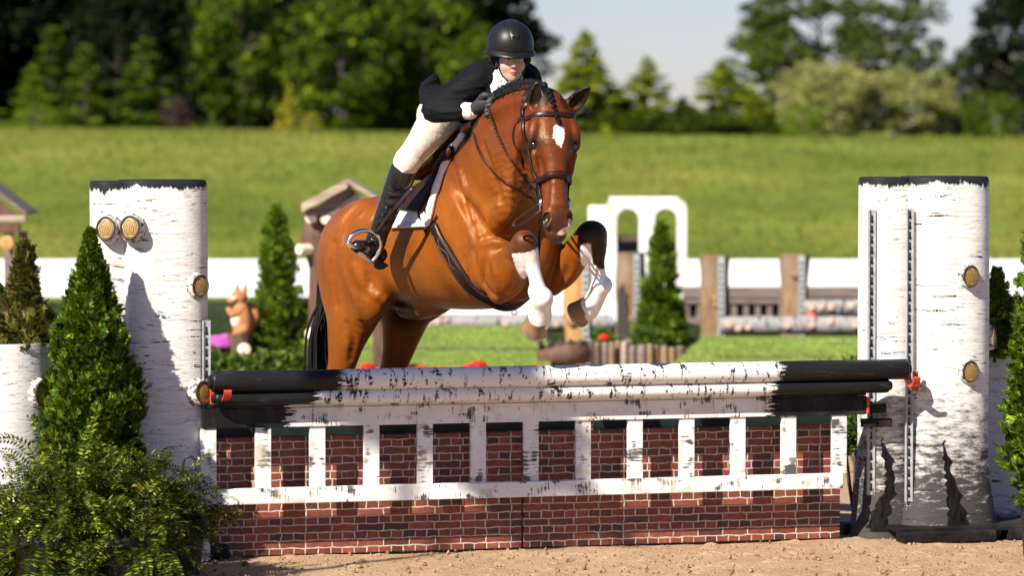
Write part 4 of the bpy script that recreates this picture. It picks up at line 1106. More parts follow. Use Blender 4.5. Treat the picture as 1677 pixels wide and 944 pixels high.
def flowers(px, py, Y, rad, col, label, seed, n=95, fs_=.026, squash=.5, cat='flowers'):
    c = P(px, py, Y); e = empty('flower_clump', (c.x, Y, GZ), 0, label, cat, 'flower clumps around the arena'); z = max(.12, c.z - GZ); r = np.random.RandomState(seed)
    key = 'petal%d' % int(col[0] * 100 + col[2] * 10)
    mat = MATS.get(key) or leaf_mat(key, tuple(x * .8 for x in col), col, tuple(min(1, x * 1.15) for x in col), .5, .3)
    part('leaves', bush_mesh(500, rad * 1.0, seed, .028, z - .04, squash), m_shr, e)
    mb = MB(); C = []; U = []; W = []
    for k in range(n):
        d = unit(r.normal(size=3)); d[2] = abs(d[2]) * .8 + .05; d[1] = -abs(d[1]); p = d * rad * np.array([1.05, 1, squash * 1.25]) + [0, 0, z]; nrm = unit(d + [0, -.3, .3]); u = unit(np.cross(nrm, r.normal(size=3))); w_ = np.cross(nrm, u)
        for a in np.arange(5) * 1.2566: q = u * math.cos(a) + w_ * math.sin(a); C.append(p + q * fs_ * .5 + nrm * .008); U.append(q * fs_ * .5); W.append(np.cross(nrm, q) * fs_ * .42)
    quads('blossoms', np.array(C), np.array(U), np.array(W), mat, e); 
    part('stems', MB().tube([(0, 0, 0), (0, 0, z)], [.02, .01], 6), m_stem, e); return e
flowers(352, 566, 12.2, .13, (.70, .16, .62), 'pink purple petunias beside the left standard', 71); flowers(376, 560, 12.5, .10, (.70, .16, .62), 'pink purple petunias behind the stump of the carved squirrel', 72)
flowers(487, 556, 12.6, .05, (.62, .14, .60), 'tiny purple flower clump right of the waisted thuja', 73, 60)
for i, (px, py, rad) in enumerate(((602, 603, .045), (650, 607, .03), (770, 605, .05), (784, 600, .05), (722, 608, .03), (885, 606, .04), (690, 606, .035))):
    flowers(px, py, 11.0, rad, (.75, .03, .015), ['red flowers between the horse hind legs', 'red flowers behind the far hind leg', 'red flowers low under the horse belly', 'tallest red flowers under the horse girth', 'thin red flowers right of the hind legs', 'red flowers under the near front hoof', 'red flowers just right of the far hind leg'][i], 80 + i, 26, .026)
flowers(990, 562, 17.2, .035, (.75, .03, .015), 'few red flowers behind the yellow log post', 95, 14)
# low orange brown trough along the red flowers
xa, xb = X_(560, 11.3), X_(900, 11.3); e = world_empty('flower_trough', (xa + xb) / 2, 11.3, 'long low orange red trough behind the poles under the horse', 'trough')
part('trough_side', MB().box((0, -.08, Z_(602, 11.3) / 2), (xb - xa, .02, Z_(602, 11.3)), bev=.004), simple('terracotta', (.42, .085, .025), .7, .2, 8), e); part('trough_back', MB().box((0, .08, Z_(604, 11.3) / 2), (xb - xa, .02, Z_(604, 11.3)), bev=.004), MATS['terracotta'], e)
part('soil', MB().box((0, 0, Z_(606, 11.3)), (xb - xa - .01, .14, .01)), simple('trough_soil', (.05, .03, .02), .9, .3, 20), e)

# carved squirrel on a stump
Ys = 12.2; c = P(392, 560, Ys)
S_ = lambda px, py, dy=0: A(P(px, py, Ys + dy))
m_carv = wood_mat('carved_orange_wood', (.30, .10, .03), (.52, .22, .08), True); m_carvw = simple('pale_carved_wood', (.78, .66, .52), .6, .12, 14)
e = empty('carved_squirrel', (c.x, Ys, P(392, 545, Ys).z), 0, 'orange carved wooden squirrel with pale chest, standing on its stump', 'carving')
F = Field(S_(360, 555, -.3), S_(425, 460, .35), .006) if False else None
lo = np.minimum(S_(355, 560, -.3), S_(430, 455, .3)) - .05; hi = np.maximum(S_(355, 560, -.3), S_(430, 455, .3)) + .05
F = Field(lo, hi, .007)
F.put(tube([(S_(398, 545), .075, .075), (S_(396, 525), .085, .085), (S_(394, 508), .065, .065)], (1, 0, 0)), k=.03)
F.put(ell(S_(392, 487), (.068, .06, .058)), k=.03); F.put(ell(S_(380, 492, -.03), (.04, .04, .032)), k=.02)
for s_ in (388, 401): F.put(limb([S_(s_, 478), S_(s_ + 1, 466)], [.022, .008]), k=.01)
for s_ in (-1, 1): F.put(limb([S_(394, 508, s_ * .05), S_(382, 516, s_ * .06 - .02), S_(374, 507, s_ * .03 - .03)], [.028, .024, .02]), k=.015)
for s_ in (-1, 1): F.put(limb([S_(400, 540, s_ * .06), S_(386, 546, s_ * .06 - .02)], [.045, .026]), k=.02)
F.put(limb([S_(408, 545, .06), S_(416, 520, .08), S_(409, 500, .08)], [.03, .05, .03]), k=.02)
v_, f_ = F.mesh(); link('carved_body', mesh(v_, f_), m_carv, e)
F = Field(lo, hi, .007); F.put(ell(S_(387, 525, -.055), (.045, .04, .065))); v_, f_ = F.mesh(); link('pale_chest', mesh(v_, f_), m_carvw, e); F = Field(lo, hi, .007).put(ell(S_(383, 489, -.055), (.026, .022, .02)), k=.01); v_, f_ = F.mesh(); link('pale_cheek', mesh(v_, f_), m_carvw, e)
for s_ in (381, 392): link('eye', (lambda q: mesh(*q.mesh()))(Field(S_(s_ - 4, 486, -.1) * 1.0 - .02, S_(s_ + 4, 478, -.02) * 1.0 + .02, .004).put(ell(S_(s_, 483, -.055), (.009, .009, .009)), k=.002)), M_black, e)
e = empty('tree_stump', (P(393, 560, Ys).x, Ys, GZ), 0, 'brown stump with a pale cut knot under the carved squirrel', 'stump'); zz = P(392, 546, Ys).z - GZ
part('stump_trunk', MB().lathe([(.13, 0), (.10, .1), (.095, zz * .6), (.105, zz - .01), (.09, zz)], 18), m_darkw, e, 50)
part('cut_knot', MB().lathe([(.055, 0), (.05, .02), (.01, .025)], 16, (.04, -.095, zz - .13), (.2, -1, 0)), m_carvw, e, 50)

# wishing house: trunk post and small roof, left of the horse
Yh = 11.6; xs_ = lambda px: X_(px, Yh)
cx = xs_(548); e = world_empty('wishing_house', cx, Yh, 'small rustic roofed house on a gnarled tree trunk left of the horse', 'rustic house')
q = lambda px, py: (xs_(px) - cx, Z_(py, Yh))
x1_, z1_ = q(497, 332); x2_, z2_ = q(572, 292); x3_, z3_ = q(634, 330)
def roof_plane(name, a, b, y0, y1, th, mat, par):
    mb = MB(); (xa_, za_), (xb_, zb2) = a, b; mb.prism([(xa_, za_), (xb_, zb2), (xb_, zb2 - th), (xa_, za_ - th)], y0, y1); return part(name, mb, mat, par)
roof_plane('roof_slope', (x1_, z1_), (x2_, z2_), -.28, .28, .07, m_roof, e); roof_plane('roof_slope', (x2_ + .002, z2_), (x3_, z3_), -.28, .28, .035, m_roof, e)
part('gable', MB().prism([(x1_ + .1, z1_ - .04), (x3_ - .08, z3_ - .04), (x2_, z2_ - .05)], -.20, -.17), m_rail, e)
part('gable_shade_patch', MB().prism([(x2_ - .08, z1_ - .035), (x2_ + .16, z1_ - .035), (x2_ + .05, z2_ - .10)], -.215, -.202), simple('gable_shade', (.03, .028, .03), .7, .2, 5), e)  # dark patch paints the shaded interior onto the gable
part('eave_beam', MB().box(((x1_ + x3_) / 2, -.12, z1_ - .07), (x3_ - x1_ - .06, .14, .06), bev=.01), m_rail, e)
tr = [q(520, 600), q(522, 520), q(527, 440), q(518, 390), q(524, 345)]
part('trunk_post', MB().tube([(a, 0, b if i else 0) for i, (a, b) in enumerate(tr)], [.10, .085, .10, .12, .11], 16), m_darkw, e, True)
for (px, py, dx) in ((513, 356, -.2), (535, 358, .1), (560, 338, .2), (512, 545, -.2), (500, 408, -1)):
    a, b = q(px, py); part('sawn_branch', MB().lathe([(.045, -.06), (.043, .06), (.03, .065), (.002, .066)], 14, (a, -.12, b), (dx, -1, 0)), m_carvw, e, 50)
part('far_post', MB().box((q(618, 0)[0], .1, Z_(335, Yh) / 2), (.08, .08, Z_(335, Yh)), bev=.01), m_darkw, e)

# pavilion corner at the left edge
Yv = 13.0; cx = X_(10, Yv); q = lambda px, py: (X_(px, Yv) - cx, Z_(py, Yv))
e = world_empty('pavilion', cx, Yv, 'brown gabled wooden pavilion corner at the left picture edge', 'pavilion')
xa_, za_ = q(-95, 345); xm, zm = q(-22, 290); xc_, zc_ = q(52, 345)
roof_plane('roof_slope', (xa_, za_), (xm, zm), -.35, .35, .03, m_rail, e); roof_plane('roof_slope', (xm + .002, zm), (xc_, zc_), -.35, .35, .03, m_rail, e)
part('gable_board', MB().prism([(xa_ + .1, za_ - .03), (xc_ - .08, zc_ - .03), (xm, zm - .06)], -.30, -.27), m_darkw, e)
part('fascia', MB().box(((xa_ + xc_) / 2, -.30, za_ - .06), (xc_ - xa_ - .02, .06, .05), bev=.006), m_roof, e)
part('lintel', MB().box(((xa_ + xc_) / 2, -.26, za_ - .14), (xc_ - xa_ - .12, .10, .08), bev=.006), m_darkw, e)
for px in (-70, 20, 34):
    part('post', MB().box((q(px, 0)[0], -.2 if px != 34 else .2, (za_ - .18) / 2), (.07, .07, za_ - .18), bev=.006), m_rail, e)
part('log_head', MB().lathe([(.06, 0), (.06, .12), (.04, .125)], 14, (q(22, 0)[0], -.30, Z_(395, Yv)), (0, -1, 0)), m_logy, e, 50)
part('side_panel', MB().box((q(-20, 0)[0], 0, .35), (.6, .05, .5), bev=.006), m_darkw, e)

# ------------------------------------------------------------------ trees beyond the hill
def crown_mesh(kind, seed, n, leaf):
    """unit crown (height 1, base at 0): clumps of leaf quads on limbs, gaps between the clumps"""
    r = np.random.RandomState(seed); cl = []
    if kind == 'conifer':
        for k in range(150):
            t = r.uniform(.02, .97); a = r.uniform(0, 6.28); R0 = .30 * (1 - t) ** .75 * (.75 + .35 * math.sin(t * 31 + a * 2)) + .02; q = R0 * r.uniform(.35, 1.15)
            cl.append((q * math.cos(a), q * math.sin(a), t - q * .15, .055 * (1 - t * .55) * r.uniform(.7, 1.5), .5))
    elif kind == 'spiky':
        for k in range(130):
            t = r.uniform(.02, .99) ** .9; a = r.uniform(0, 6.28); R0 = .34 * (1 - t) ** .95 * r.uniform(.45, 1.2) + .006; q = R0 * r.uniform(.3, 1)
            cl.append((q * math.cos(a), q * math.sin(a), t, .048 * (1.1 - t) * r.uniform(.6, 1.4) + .006, .6))
    elif kind == 'open':
        for k in range(80):
            d = unit(r.normal(size=3)); q = r.uniform(.5, 1) ** .5
            cl.append((d[0] * .42 * q, d[1] * .42 * q, .56 + d[2] * .42 * q, r.uniform(.04, .10), .75))
    elif kind == 'bush':
        for k in range(150):
            d = unit(r.normal(size=3)); q = r.uniform(.3, 1) ** .5
            cl.append((d[0] * .62 * q, d[1] * .62 * q, .48 + d[2] * .46 * q, r.uniform(.06, .13), .8))
    else:
        for k in range(120):
            d = unit(r.normal(size=3)); q = r.uniform(.3, 1) ** .45; t = .5 + d[2] * .48 * q
            cl.append((d[0] * .36 * q * (1.1 - .4 * t), d[1] * .36 * q * (1.1 - .4 * t), t, r.uniform(.05, .11), .55))
    cl = np.array(cl); w_ = cl[:, 3] ** 2; pk = r.choice(len(cl), n, p=w_ / w_.sum()); c = cl[pk]
    d = unit(r.normal(size=(n, 3))); q = r.uniform(.3, 1, (n, 1)) ** .5
    C = c[:, :3] + d * q * c[:, 3:4] * np.array([1.15, 1.15, .62])
    u = unit(d * [1, 1, .5] + r.normal(0, .8, (n, 3))); v2 = unit(np.cross(u, r.normal(size=(n, 3)))); s_ = leaf * r.uniform(.6, 1.4, (n, 1))
    U, W = u * s_, v2 * s_ * .6
    vs = np.stack([C - U, C + W, C + U, C - W], 1).reshape(-1, 3); me = mesh(vs, np.arange(len(vs)).reshape(-1, 4))
    # trunk and limbs
    mb = MB(); mb.tube([(0, 0, -.03), (.005, 0, .3), (-.004, .004, .6), (0, 0, .88)], [.022, .016, .010, .003], 7)
    for k in range(0, min(len(cl), 60), 2):
        x, y, z, _, _2 = cl[k]; mb.tube([(0, 0, max(.03, z * .75)), (x * .5, y * .5, z * .86), (x, y, z)], [.006, .004, .0015], 4, False)
    return me, mb.me()
TM = {'dark': leaf_mat('leaf_dark', (.002, .005, .001), (.006, .013, .002), (.020, .035, .005), .6, .2),  # near black leaf colour carries the shade of the wood
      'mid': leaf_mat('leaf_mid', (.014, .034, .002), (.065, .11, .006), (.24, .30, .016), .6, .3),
      'lime': leaf_mat('leaf_lime', (.05, .10, .006), (.16, .24, .014), (.34, .42, .03), .55, .35),
      'cedar': leaf_mat('leaf_cedar', (.14, .19, .012), (.30, .35, .025), (.46, .48, .06), .6, .35),
      'olive': leaf_mat('leaf_olive', (.17, .18, .05), (.32, .32, .10), (.45, .43, .17), .6, .3),
      'grey': leaf_mat('leaf_grey', (.025, .042, .010), (.075, .105, .022), (.17, .20, .045), .6, .3),
      'yellow': leaf_mat('leaf_yellow', (.28, .27, .02), (.48, .42, .03), (.6, .5, .05), .6, .35),
      'purple': leaf_mat('leaf_purple', (.035, .014, .018), (.06, .028, .030), (.09, .05, .045), .6, .2)}
m_trunk = simple('tree_bark', (.13, .10, .08), .85, .3, 6)
PROT = {}
def tree(kind, tone, px, Y, ptop, wid, label, seed, group, base=None, n=7000, name='tree', cat='tree'):
    """wid is the crown width in pixels of the photograph, ptop its top row"""
    c = P(px, ptop, Y); z0 = float(zbank(np.array([c.x]), np.array([float(Y)]))[0]) - .05; H_ = c.z - z0
    k = (kind, seed % 3, n)
    if k not in PROT: PROT[k] = crown_mesh(kind, seed % 3 + 10 * len(kind), n, {'conifer': .018, 'spiky': .022, 'open': .018, 'bush': .022}.get(kind, .02))
    me, tm = PROT[k]; me = me if not me.materials else me.copy(); tm = tm if not tm.materials else tm
    if me.materials: me.materials.clear()
    e = empty(name, (c.x, Y, z0), (seed * 2.4) % 6.28, label, cat, group)
    cr = bpy.data.objects.new('crown', me); COL.objects.link(cr); me.materials.append(TM[tone]); cr.parent = e
    tr = bpy.data.objects.new('trunk', tm); COL.objects.link(tr)
    if not tm.materials: tm.materials.append(m_trunk)
    tr.parent = e
    wm = wid * .00309 * (20 + Y) / 20; w0 = {'conifer': .60, 'spiky': .62, 'open': .86, 'bush': 1.24}.get(kind, .66)
    cr.scale = tr.scale = (wm / w0, wm / w0, H_)
    return e
def T(*a, **k): return tree(*a, **k)
gl = 'dark woodland trees on the left'; gc = 'cedars along the hill crest'; gr = 'trees on the right of the crest'
i = 0
DARK = [(-60, -150, 300), (45, -210, 280), (150, -170, 300), (265, -260, 300), (370, -200, 300), (470, -240, 290), (575, -210, 300), (680, -190, 290), (770, -120, 230)]
where = ['at the left picture edge', 'above the drum planter', 'over the left standard', 'behind the purple shrub', 'over the waisted thuja', 'behind the yellow shrub', 'left of the rider', 'above the rider coat tail', 'behind the rider helmet']
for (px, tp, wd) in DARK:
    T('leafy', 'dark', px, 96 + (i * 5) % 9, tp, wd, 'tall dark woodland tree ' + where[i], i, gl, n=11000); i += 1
LIT = [(85, 40, 150, 'conifer', 'mid', 'sunlit conifer in the dark wood above the left planter'), (60, 120, 120, 'conifer', 'lime', 'small lit conifer at the foot of the wood near the left edge'), (195, -60, 160, 'leafy', 'dark', 'dusky broadleaf tree above the left standard'),
       (240, 60, 170, 'conifer', 'mid', 'wide mid green conifer left of the purple shrub'), (395, -70, 170, 'leafy', 'mid', 'lit broadleaf tree above the purple shrub'), (560, -40, 180, 'leafy', 'mid', 'lit broadleaf tree between yellow shrub and rider'),
       (640, 55, 160, 'conifer', 'lime', 'pointed lime green conifer left of the rider hip'), (520, 60, 120, 'conifer', 'lime', 'lime green conifer just right of the yellow shrub'), (700, -60, 170, 'leafy', 'mid', 'lit broadleaf tree above the rider back'),
       (790, 30, 120, 'leafy', 'mid', 'lit tree right behind the rider head'), (310, 20, 110, 'conifer', 'dark', 'dark conifer right above the purple shrub'), (140, 70, 120, 'conifer', 'mid', 'lit conifer behind the tall thuja tip')]
for (px, tp, wd, kd, tone, lab) in LIT:  # brighter leaf tones put the sunlit look of most of these into colour
    T(kd, tone, px, 88 + (i * 3) % 6, tp, wd, lab, i, 'sunlit trees in front of the dark wood', n=6000); i += 1
T('bush', 'purple', 286, 80, 152, 62, 'small purple leaved shrub on the grass at the wood edge', 3, None, n=2600, name='purple_shrub', cat='shrub')
T('spiky', 'yellow', 474, 80, 138, 62, 'yellow leaved shrub on the grass at the wood edge', 4, None, n=2400, name='yellow_shrub', cat='shrub')
T('bush', 'yellow', 508, 81, 178, 36, 'low orange yellow shrub right of the yellow one', 5, None, n=1200, name='yellow_shrub', cat='shrub')
T('conifer', 'lime', 347, 80, 190, 34, 'tiny green conifer right of the purple shrub', 6, None, n=1200, name='small_conifer', cat='shrub')
T('bush', 'lime', 60, 82, 172, 90, 'low lit shrub at the wood edge near the left picture edge', 7, None, n=2400, name='low_lit_shrub', cat='shrub')
CED = [(905, 150, 70, 'grey', 'grey green small tree right behind the horse ears'), (958, 48, 120, 'cedar', 'tallest spiky cedar right of the horse head'), (1010, 140, 80, 'cedar', 'small cedar between the two pointed ones'), (1058, 92, 110, 'cedar', 'second pointed cedar, above the white arches'),
       (1118, 158, 80, 'grey', 'low dark cedar in the dip of the tree line'), (1180, 100, 115, 'cedar', 'pointed cedar left of the big open tree'), (1240, 150, 90, 'cedar', 'low cedar in front of the big open tree')]
for (px, tp, wd, tone, lab) in CED:
    T('spiky', tone, px, 92 + (i * 3) % 5, tp, wd * 1.75, lab, i, gc, n=6500); i += 1
RT = [('open', 'grey', 1340, -55, 290, 'big airy grey green tree above the pale bush'), ('open', 'grey', 1465, -30, 210, 'airy grey green tree right of the biggest one'), ('open', 'mid', 1270, 40, 170, 'airy tree leaning left of the big one'),
      ('leafy', 'grey', 1600, 60, 150, 'dark grey tree left of the picture corner'), ('leafy', 'dark', 1668, -60, 150, 'tall dark tree at the right picture edge'), ('leafy', 'mid', 1690, 70, 120, 'mid green tree at the right picture edge')]
for (kd, tone, px, tp, wd, lab) in RT:
    T(kd, tone, px, 104 + (i * 3) % 5, tp, wd, lab, i, gr, n=6500); i += 1
T('bush', 'olive', 1362, 88, 88, 185, 'large pale olive bush left of its twin', 31, 'pale olive bushes on the crest', n=13000, name='olive_bush', cat='bush')
T('bush', 'olive', 1480, 89, 100, 190, 'large pale olive bush nearer the right edge', 32, 'pale olive bushes on the crest', n=13000, name='olive_bush', cat='bush')
T('bush', 'lime', 1315, 86, 165, 90, 'low bright bush under the left pale olive bush', 33, None, n=3500, name='green_bush', cat='bush')
T('bush', 'mid', 1625, 86, 140, 110, 'mid green bush at the right, behind the right thuja', 34, None, n=4500, name='green_bush', cat='bush')
T('bush', 'dark', 1545, 90, 150, 90, 'dark bush between olive bush and right edge', 35, None, n=4500, name='dark_bush', cat='bush')
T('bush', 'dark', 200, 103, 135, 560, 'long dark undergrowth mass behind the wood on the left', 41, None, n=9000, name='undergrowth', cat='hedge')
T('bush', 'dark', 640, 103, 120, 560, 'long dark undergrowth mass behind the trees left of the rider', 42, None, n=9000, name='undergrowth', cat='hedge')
T('bush', 'mid', 1110, 93, 178, 400, 'long dark hedge mass behind the cedars', 36, None, n=9000, name='hedge', cat='hedge')

# ------------------------------------------------------------------ the horse
OB = np.array([-0.269, 0.40])
P_near = P
def P(px, py, Y): return P_near(px, py, Y + .30)          # the horse stands this much farther back than first measured
HSZ = 1.015
YAW = R(40)
fB = np.array([math.sin(YAW), -math.cos(YAW), 0]); rB = np.array([-math.cos(YAW), -math.sin(YAW), 0]); UP = np.array([0, 0, 1.0])
def B(t, l, z): return np.array([OB[0], OB[1], 0]) + fB * t * HSZ + rB * l * HSZ + UP * (z * HSZ - .034)

POLL = A(P(904, 166, -0.74)); MUZ = A(P(914, 385, -0.93))
hd = _un(MUZ - POLL); hL = float(np.linalg.norm(MUZ - POLL))
hf = A((0.23, -0.97, 0)); hf = _un(hf - hd * hd.dot(hf)); hr = _un(np.cross(hf, hd))
if hr[0] > 0: hr = -hr          # towards the horse's right side, left in the photograph
def H(s, w_, n_): return POLL + hd * (s * hL) + hr * w_ + hf * n_
RK, RFT, RPS, RHF = A(P(859, 398, -.67)), A(P(887, 488, -.63)), A(P(886, 508, -.58)), A(P(883, 526, -.54))
LK, LFT, LPS, LHF = A(P(967, 388, -.45)), A(P(984, 468, -.40)), A(P(975, 489, -.36)), A(P(962, 508, -.31))
RK2, LK2 = A(P(865, 409, -.67)), A(P(976, 404, -.45))
def horse_mesh(h=0.008):
    F = Field((-1.32, -1.05, 0.22), (0.64, 1.62, 2.64), h)
    # trunk
    F.put(tube([(B(-.84, 0, 1.50), .13, .20), (B(-.66, 0, 1.56), .24, .275), (B(-.44, 0, 1.595), .285, .285), (B(-.20, 0, 1.60), .285, .315),
                (B(.06, 0, 1.645), .30, .365), (B(.26, 0, 1.70), .27, .405), (B(.40, 0, 1.75), .205, .40), (B(.50, 0, 1.79), .15, .33)], rB, 5))
    F.put(tube([(B(-.25, 0, 1.82), .10, .07), (B(-.05, 0, 1.93), .08, .08), (B(.10, 0, 2.04), .06, .09), (B(.24, 0, 2.10), .06, .09)], rB, 4), k=.12)
    # neck
    F.put(tube([(B(.22, 0, 1.84), .15, .32), (A(P(815, 292, -.28)), .14, .29), (A(P(836, 232, -.47)), .105, .225), (A(P(866, 196, -.62)), .085, .165),
                (A(P(896, 192, -.70)), .078, .125)],
               [rB, rB, (-.9, -.38, 0), (-.95, -.3, 0), (-.97, -.2, 0)], 6), k=.10)
    F.put(tube([(A(P(790, 212, -.30)), .035, .08), (A(P(806, 183, -.42)), .035, .06), (A(P(835, 163, -.52)), .03, .06), (A(P(868, 155, -.62)), .03, .05), (A(P(895, 165, -.7)), .03, .04)], (-.9, -.4, 0), 5), k=.06)
    # muscle running down the side of the neck to the shoulder point
    F.put(tube([(A(P(862, 215, -.72)), .05, .05), (A(P(845, 290, -.62)), .06, .055), (A(P(822, 350, -.55)), .06, .05), (B(.48, .17, 1.72), .06, .05)], (0, 0, 1), 4), k=.07)
    for s in (1, -1):
        # shoulder blade, upper arm, chest muscle
        F.put(ell(B(.32, s * .150, 1.82), (.26, .12, .085), (B(.5, 0, 1.5) - B(.2, 0, 2.1), fB)), k=.07)
        F.put(ell(B(.40, s * .165, 1.56), (.16, .085, .17), (fB, rB)), k=.05)
        F.put(ell(B(.53, s * .085, 1.66), (.10, .10, .15), (fB, rB)), k=.05)
        # haunch
        F.put(ell(B(-.64, s * .135, 1.55), (.27, .165, .28), (fB * 1 + UP * -.10, rB)), k=.08)
        F.put(ell(B(-.84, s * .115, 1.46), (.13, .120, .28), (fB, rB)), k=.08)
        F.put(ell(B(-.42, s * .20, 1.72), (.10, .06, .06), (fB, rB)), k=.07)
    # hind legs
    def hind(s, dt, q=1.0):
        F.put(tube([(B(-.62 + dt * .3, s * .14, 1.48), .13, .25 * q), (B(-.66 + dt * .6, s * .155, 1.30), .115, .20 * q), (B(-.72 + dt, s * .15, 1.12), .085, .125 * q),
                    (B(-.77 + dt, s * .145, .97), .062, .085 * q), (B(-.83 + dt, s * .14, .85), .052, .075 * q), (B(-.86 + dt, s * .14, .78), .045, .06)], rB, 5), k=.06)
        F.put(tube([(B(-.86 + dt, s * .14, .80), .045, .055), (B(-.90 + dt, s * .14, .62), .032, .040), (B(-.94 + dt, s * .14, .48), .040, .045),
                    (B(-.99 + dt, s * .14, .41), .032, .032), (B(-1.03 + dt, s * .14, .35), .045, .045)], rB, 4), k=.02)
        F.put(ell(B(-.47 + dt * .4, s * .19, 1.36), (.11, .07, .14), (fB, rB)), k=.08)
    hind(1, -.03); hind(-1, .05, .95)
    F.put(tube([(B(-.18, 0, 1.30), .05, .05), (B(-.33, 0, 1.28), .06, .06), (B(-.44, 0, 1.27), .05, .05)], rB, 4), k=.06)
    # flank fold
    F.put(tube([(B(-.30, .275, 1.62), .012, .012), (B(-.36, .29, 1.50), .016, .016), (B(-.42, .27, 1.38), .018, .018)], rB, 4), k=.07, sub=True)
    # right foreleg
    E = A(P(818, 474, -.42)); K = RK; FT = RFT; PS = RPS; HF = RHF
    S0 = B(.48, .15, 1.62)
    F.put(tube([(S0, .10, .12), (lerp(S0, E, .55), .095, .115), (E, .06, .07)], rB, 4), k=.04)
    F.put(tube([(E, .055, .07), (lerp(E, K, .28), .086, .105), (lerp(E, K, .62), .076, .086), (K, .052, .056)], rB, 5), k=.022)
    F.put(ell(E + A((-.005, 0, -.02)), (.04, .05, .045)), k=.03)
    F.put(ell(A(P(859, 397, -.67)), (.046, .048, .046)), k=.05)
    F.put(tube([(RK2, .048, .052), (lerp(RK2, FT, .35), .030, .036), (lerp(RK2, FT, .75), .029, .036), (FT, .044, .047)], rB, 4), k=.02)
    F.put(tube([(lerp(RK2, FT, .1) + A((-.030, .025, 0)), .013, .013), (lerp(RK2, FT, .85) + A((-.022, .028, 0)), .014, .014)], rB, 4), k=.012)
    F.put(ell(A(P(889, 489, -.635)), (.052, .055, .050)), k=.012)
    F.put(ell(A(P(876, 478, -.60)), (.035, .03, .045)), k=.02)
    F.put(tube([(FT, .048, .048), (PS, .050, .050), (HF, .062, .058)], rB, 4), k=.02)
    # left foreleg
    E = A(P(903, 464, -.16)); K = LK; FT = LFT; PS = LPS; HF = LHF
    S0 = B(.50, -.12, 1.60)
    F.put(tube([(S0, .09, .12), (lerp(S0, E, .55), .085, .10), (E, .055, .065)], rB, 4), k=.04)
    F.put(tube([(E, .050, .060), (lerp(E, K, .28), .074, .088), (lerp(E, K, .65), .066, .080), (K, .070, .074)], rB, 5), k=.022)
    F.put(ell(E + A((.005, 0, -.015)), (.035, .05, .04)), k=.03)
    F.put(ell(A(P(971, 384, -.45)), (.070, .062, .066)), k=.03)
    F.put(tube([(LK2, .052, .058), (lerp(LK2, FT, .35), .030, .036), (lerp(LK2, FT, .75), .028, .034), (FT, .043, .046)], rB, 4), k=.025)
    F.put(tube([(lerp(LK2, FT, .1) + A((-.030, .025, 0)), .013, .013), (lerp(LK2, FT, .85) + A((-.022, .028, 0)), .014, .014)], rB, 4), k=.012)
    F.put(ell(A(P(989, 467, -.40)), (.042, .048, .042)), k=.012)
    F.put(tube([(FT, .045, .045), (PS, .046, .046), (HF, .058, .058)], rB, 4), k=.02)
    # head
    HS = [(-.02, .058, .01, -.15), (.08, .094, .035, -.17), (.19, .107, .050, -.19), (.30, .108, .058, -.215), (.42, .088, .052, -.20), (.55, .067, .044, -.135),
          (.70, .059, .036, -.095), (.84, .062, .034, -.085), (.94, .055, .014, -.080), (1.0, .038, -.015, -.065)]
    F.put(tube([(H(s, 0, (n0 + n1) / 2), a, (n0 - n1) / 2) for s, a, n0, n1 in HS], hr, 4, rnd=2.9), k=.04)
    F.put(tube([(H(.30, 0, .045), .045, .018), (H(.5, 0, .034), .030, .016), (H(.78, 0, .026), .026, .012)], hr, 4), k=.03)
    for s in (1, -1):
        F.put(ell(H(.40, s * .078, -.115), (.115, .034, .095), (hd, hr)), k=.015)          # cheek
        F.put(tube([(H(.10, s * .080, .0), .022, .022), (H(.24, s * .108, .016), .024, .024), (H(.36, s * .108, -.004), .016, .016), (H(.58, s * .070, -.022), .011, .011)], (0, 1, 0), 4), k=.02)   # brow and cheek bone
        F.put(ell(H(.33, s * .118, .0), (.036, .024, .028), (hd, hr)), k=.014, sub=True)
        F.put(tube([(H(.286, s * .108, .022), .010, .010), (H(.30, s * .118, .016), .010, .010), (H(.335, s * .122, .004), .008, .008), (H(.365, s * .110, -.004), .007, .007)], (0, 1, 0), 3), k=.008)
        F.put(tube([(H(.62, s * .050, .030), .006, .006), (H(.74, s * .056, .014), .008, .008), (H(.82, s * .060, .0), .006, .006)], (0, 1, 0), 3), k=.03, sub=True)
        F.put(ell(H(.885, s * .056, .006), (.050, .024, .028), (hd, hr)), k=.015)        # nostril rim
        F.put(ell(H(.895, s * .066, .022), (.036, .020, .024), (hd + hr * .35 * s, hr)), k=.010, sub=True)
    # ears
    for (eb, et, fw) in ((H(.05, .072, -.050), A(P(880, 133, -.74)), (-.15, -1, .1)), (H(.04, -.095, -.045), A(P(966, 142, -.78)), (.25, -1, .1))):
        fw = A(fw); sd = _un(np.cross(et - eb, fw))
        F.put(tube([(eb, .036, .032), (lerp(eb, et, .3), .040, .026), (lerp(eb, et, .6), .034, .020), (lerp(eb, et, .85), .018, .012), (et, .003, .003)], sd, 4), k=.02)
        off = _un(fw) * .020
        F.put(tube([(lerp(eb, et, .20) + off, .022, .020), (lerp(eb, et, .45) + off * .9, .026, .016), (lerp(eb, et, .85) + off * .6, .009, .008)], sd, 4), k=.005, sub=True)
    F.put(tube([(H(.955, .056, -.035), .005, .005), (H(.975, .04, .004), .006, .005), (H(.98, 0, .018), .006, .005), (H(.975, -.04, .004), .006, .005), (H(.955, -.056, -.035), .005, .005)], (0, 0, 1), 3), k=.010, sub=True)
    F.put(ell(H(1.0, 0, -.040), (.030, .042, .038), (hd, hr)), k=.015)
    # furrows: along the crest, in front of the shoulder, behind the elbow
    F.put(tube([(A(P(870, 178, -.80)), .012, .012), (A(P(838, 186, -.68)), .014, .014), (A(P(808, 204, -.52)), .012, .012)], rB, 3), k=.06, sub=True)
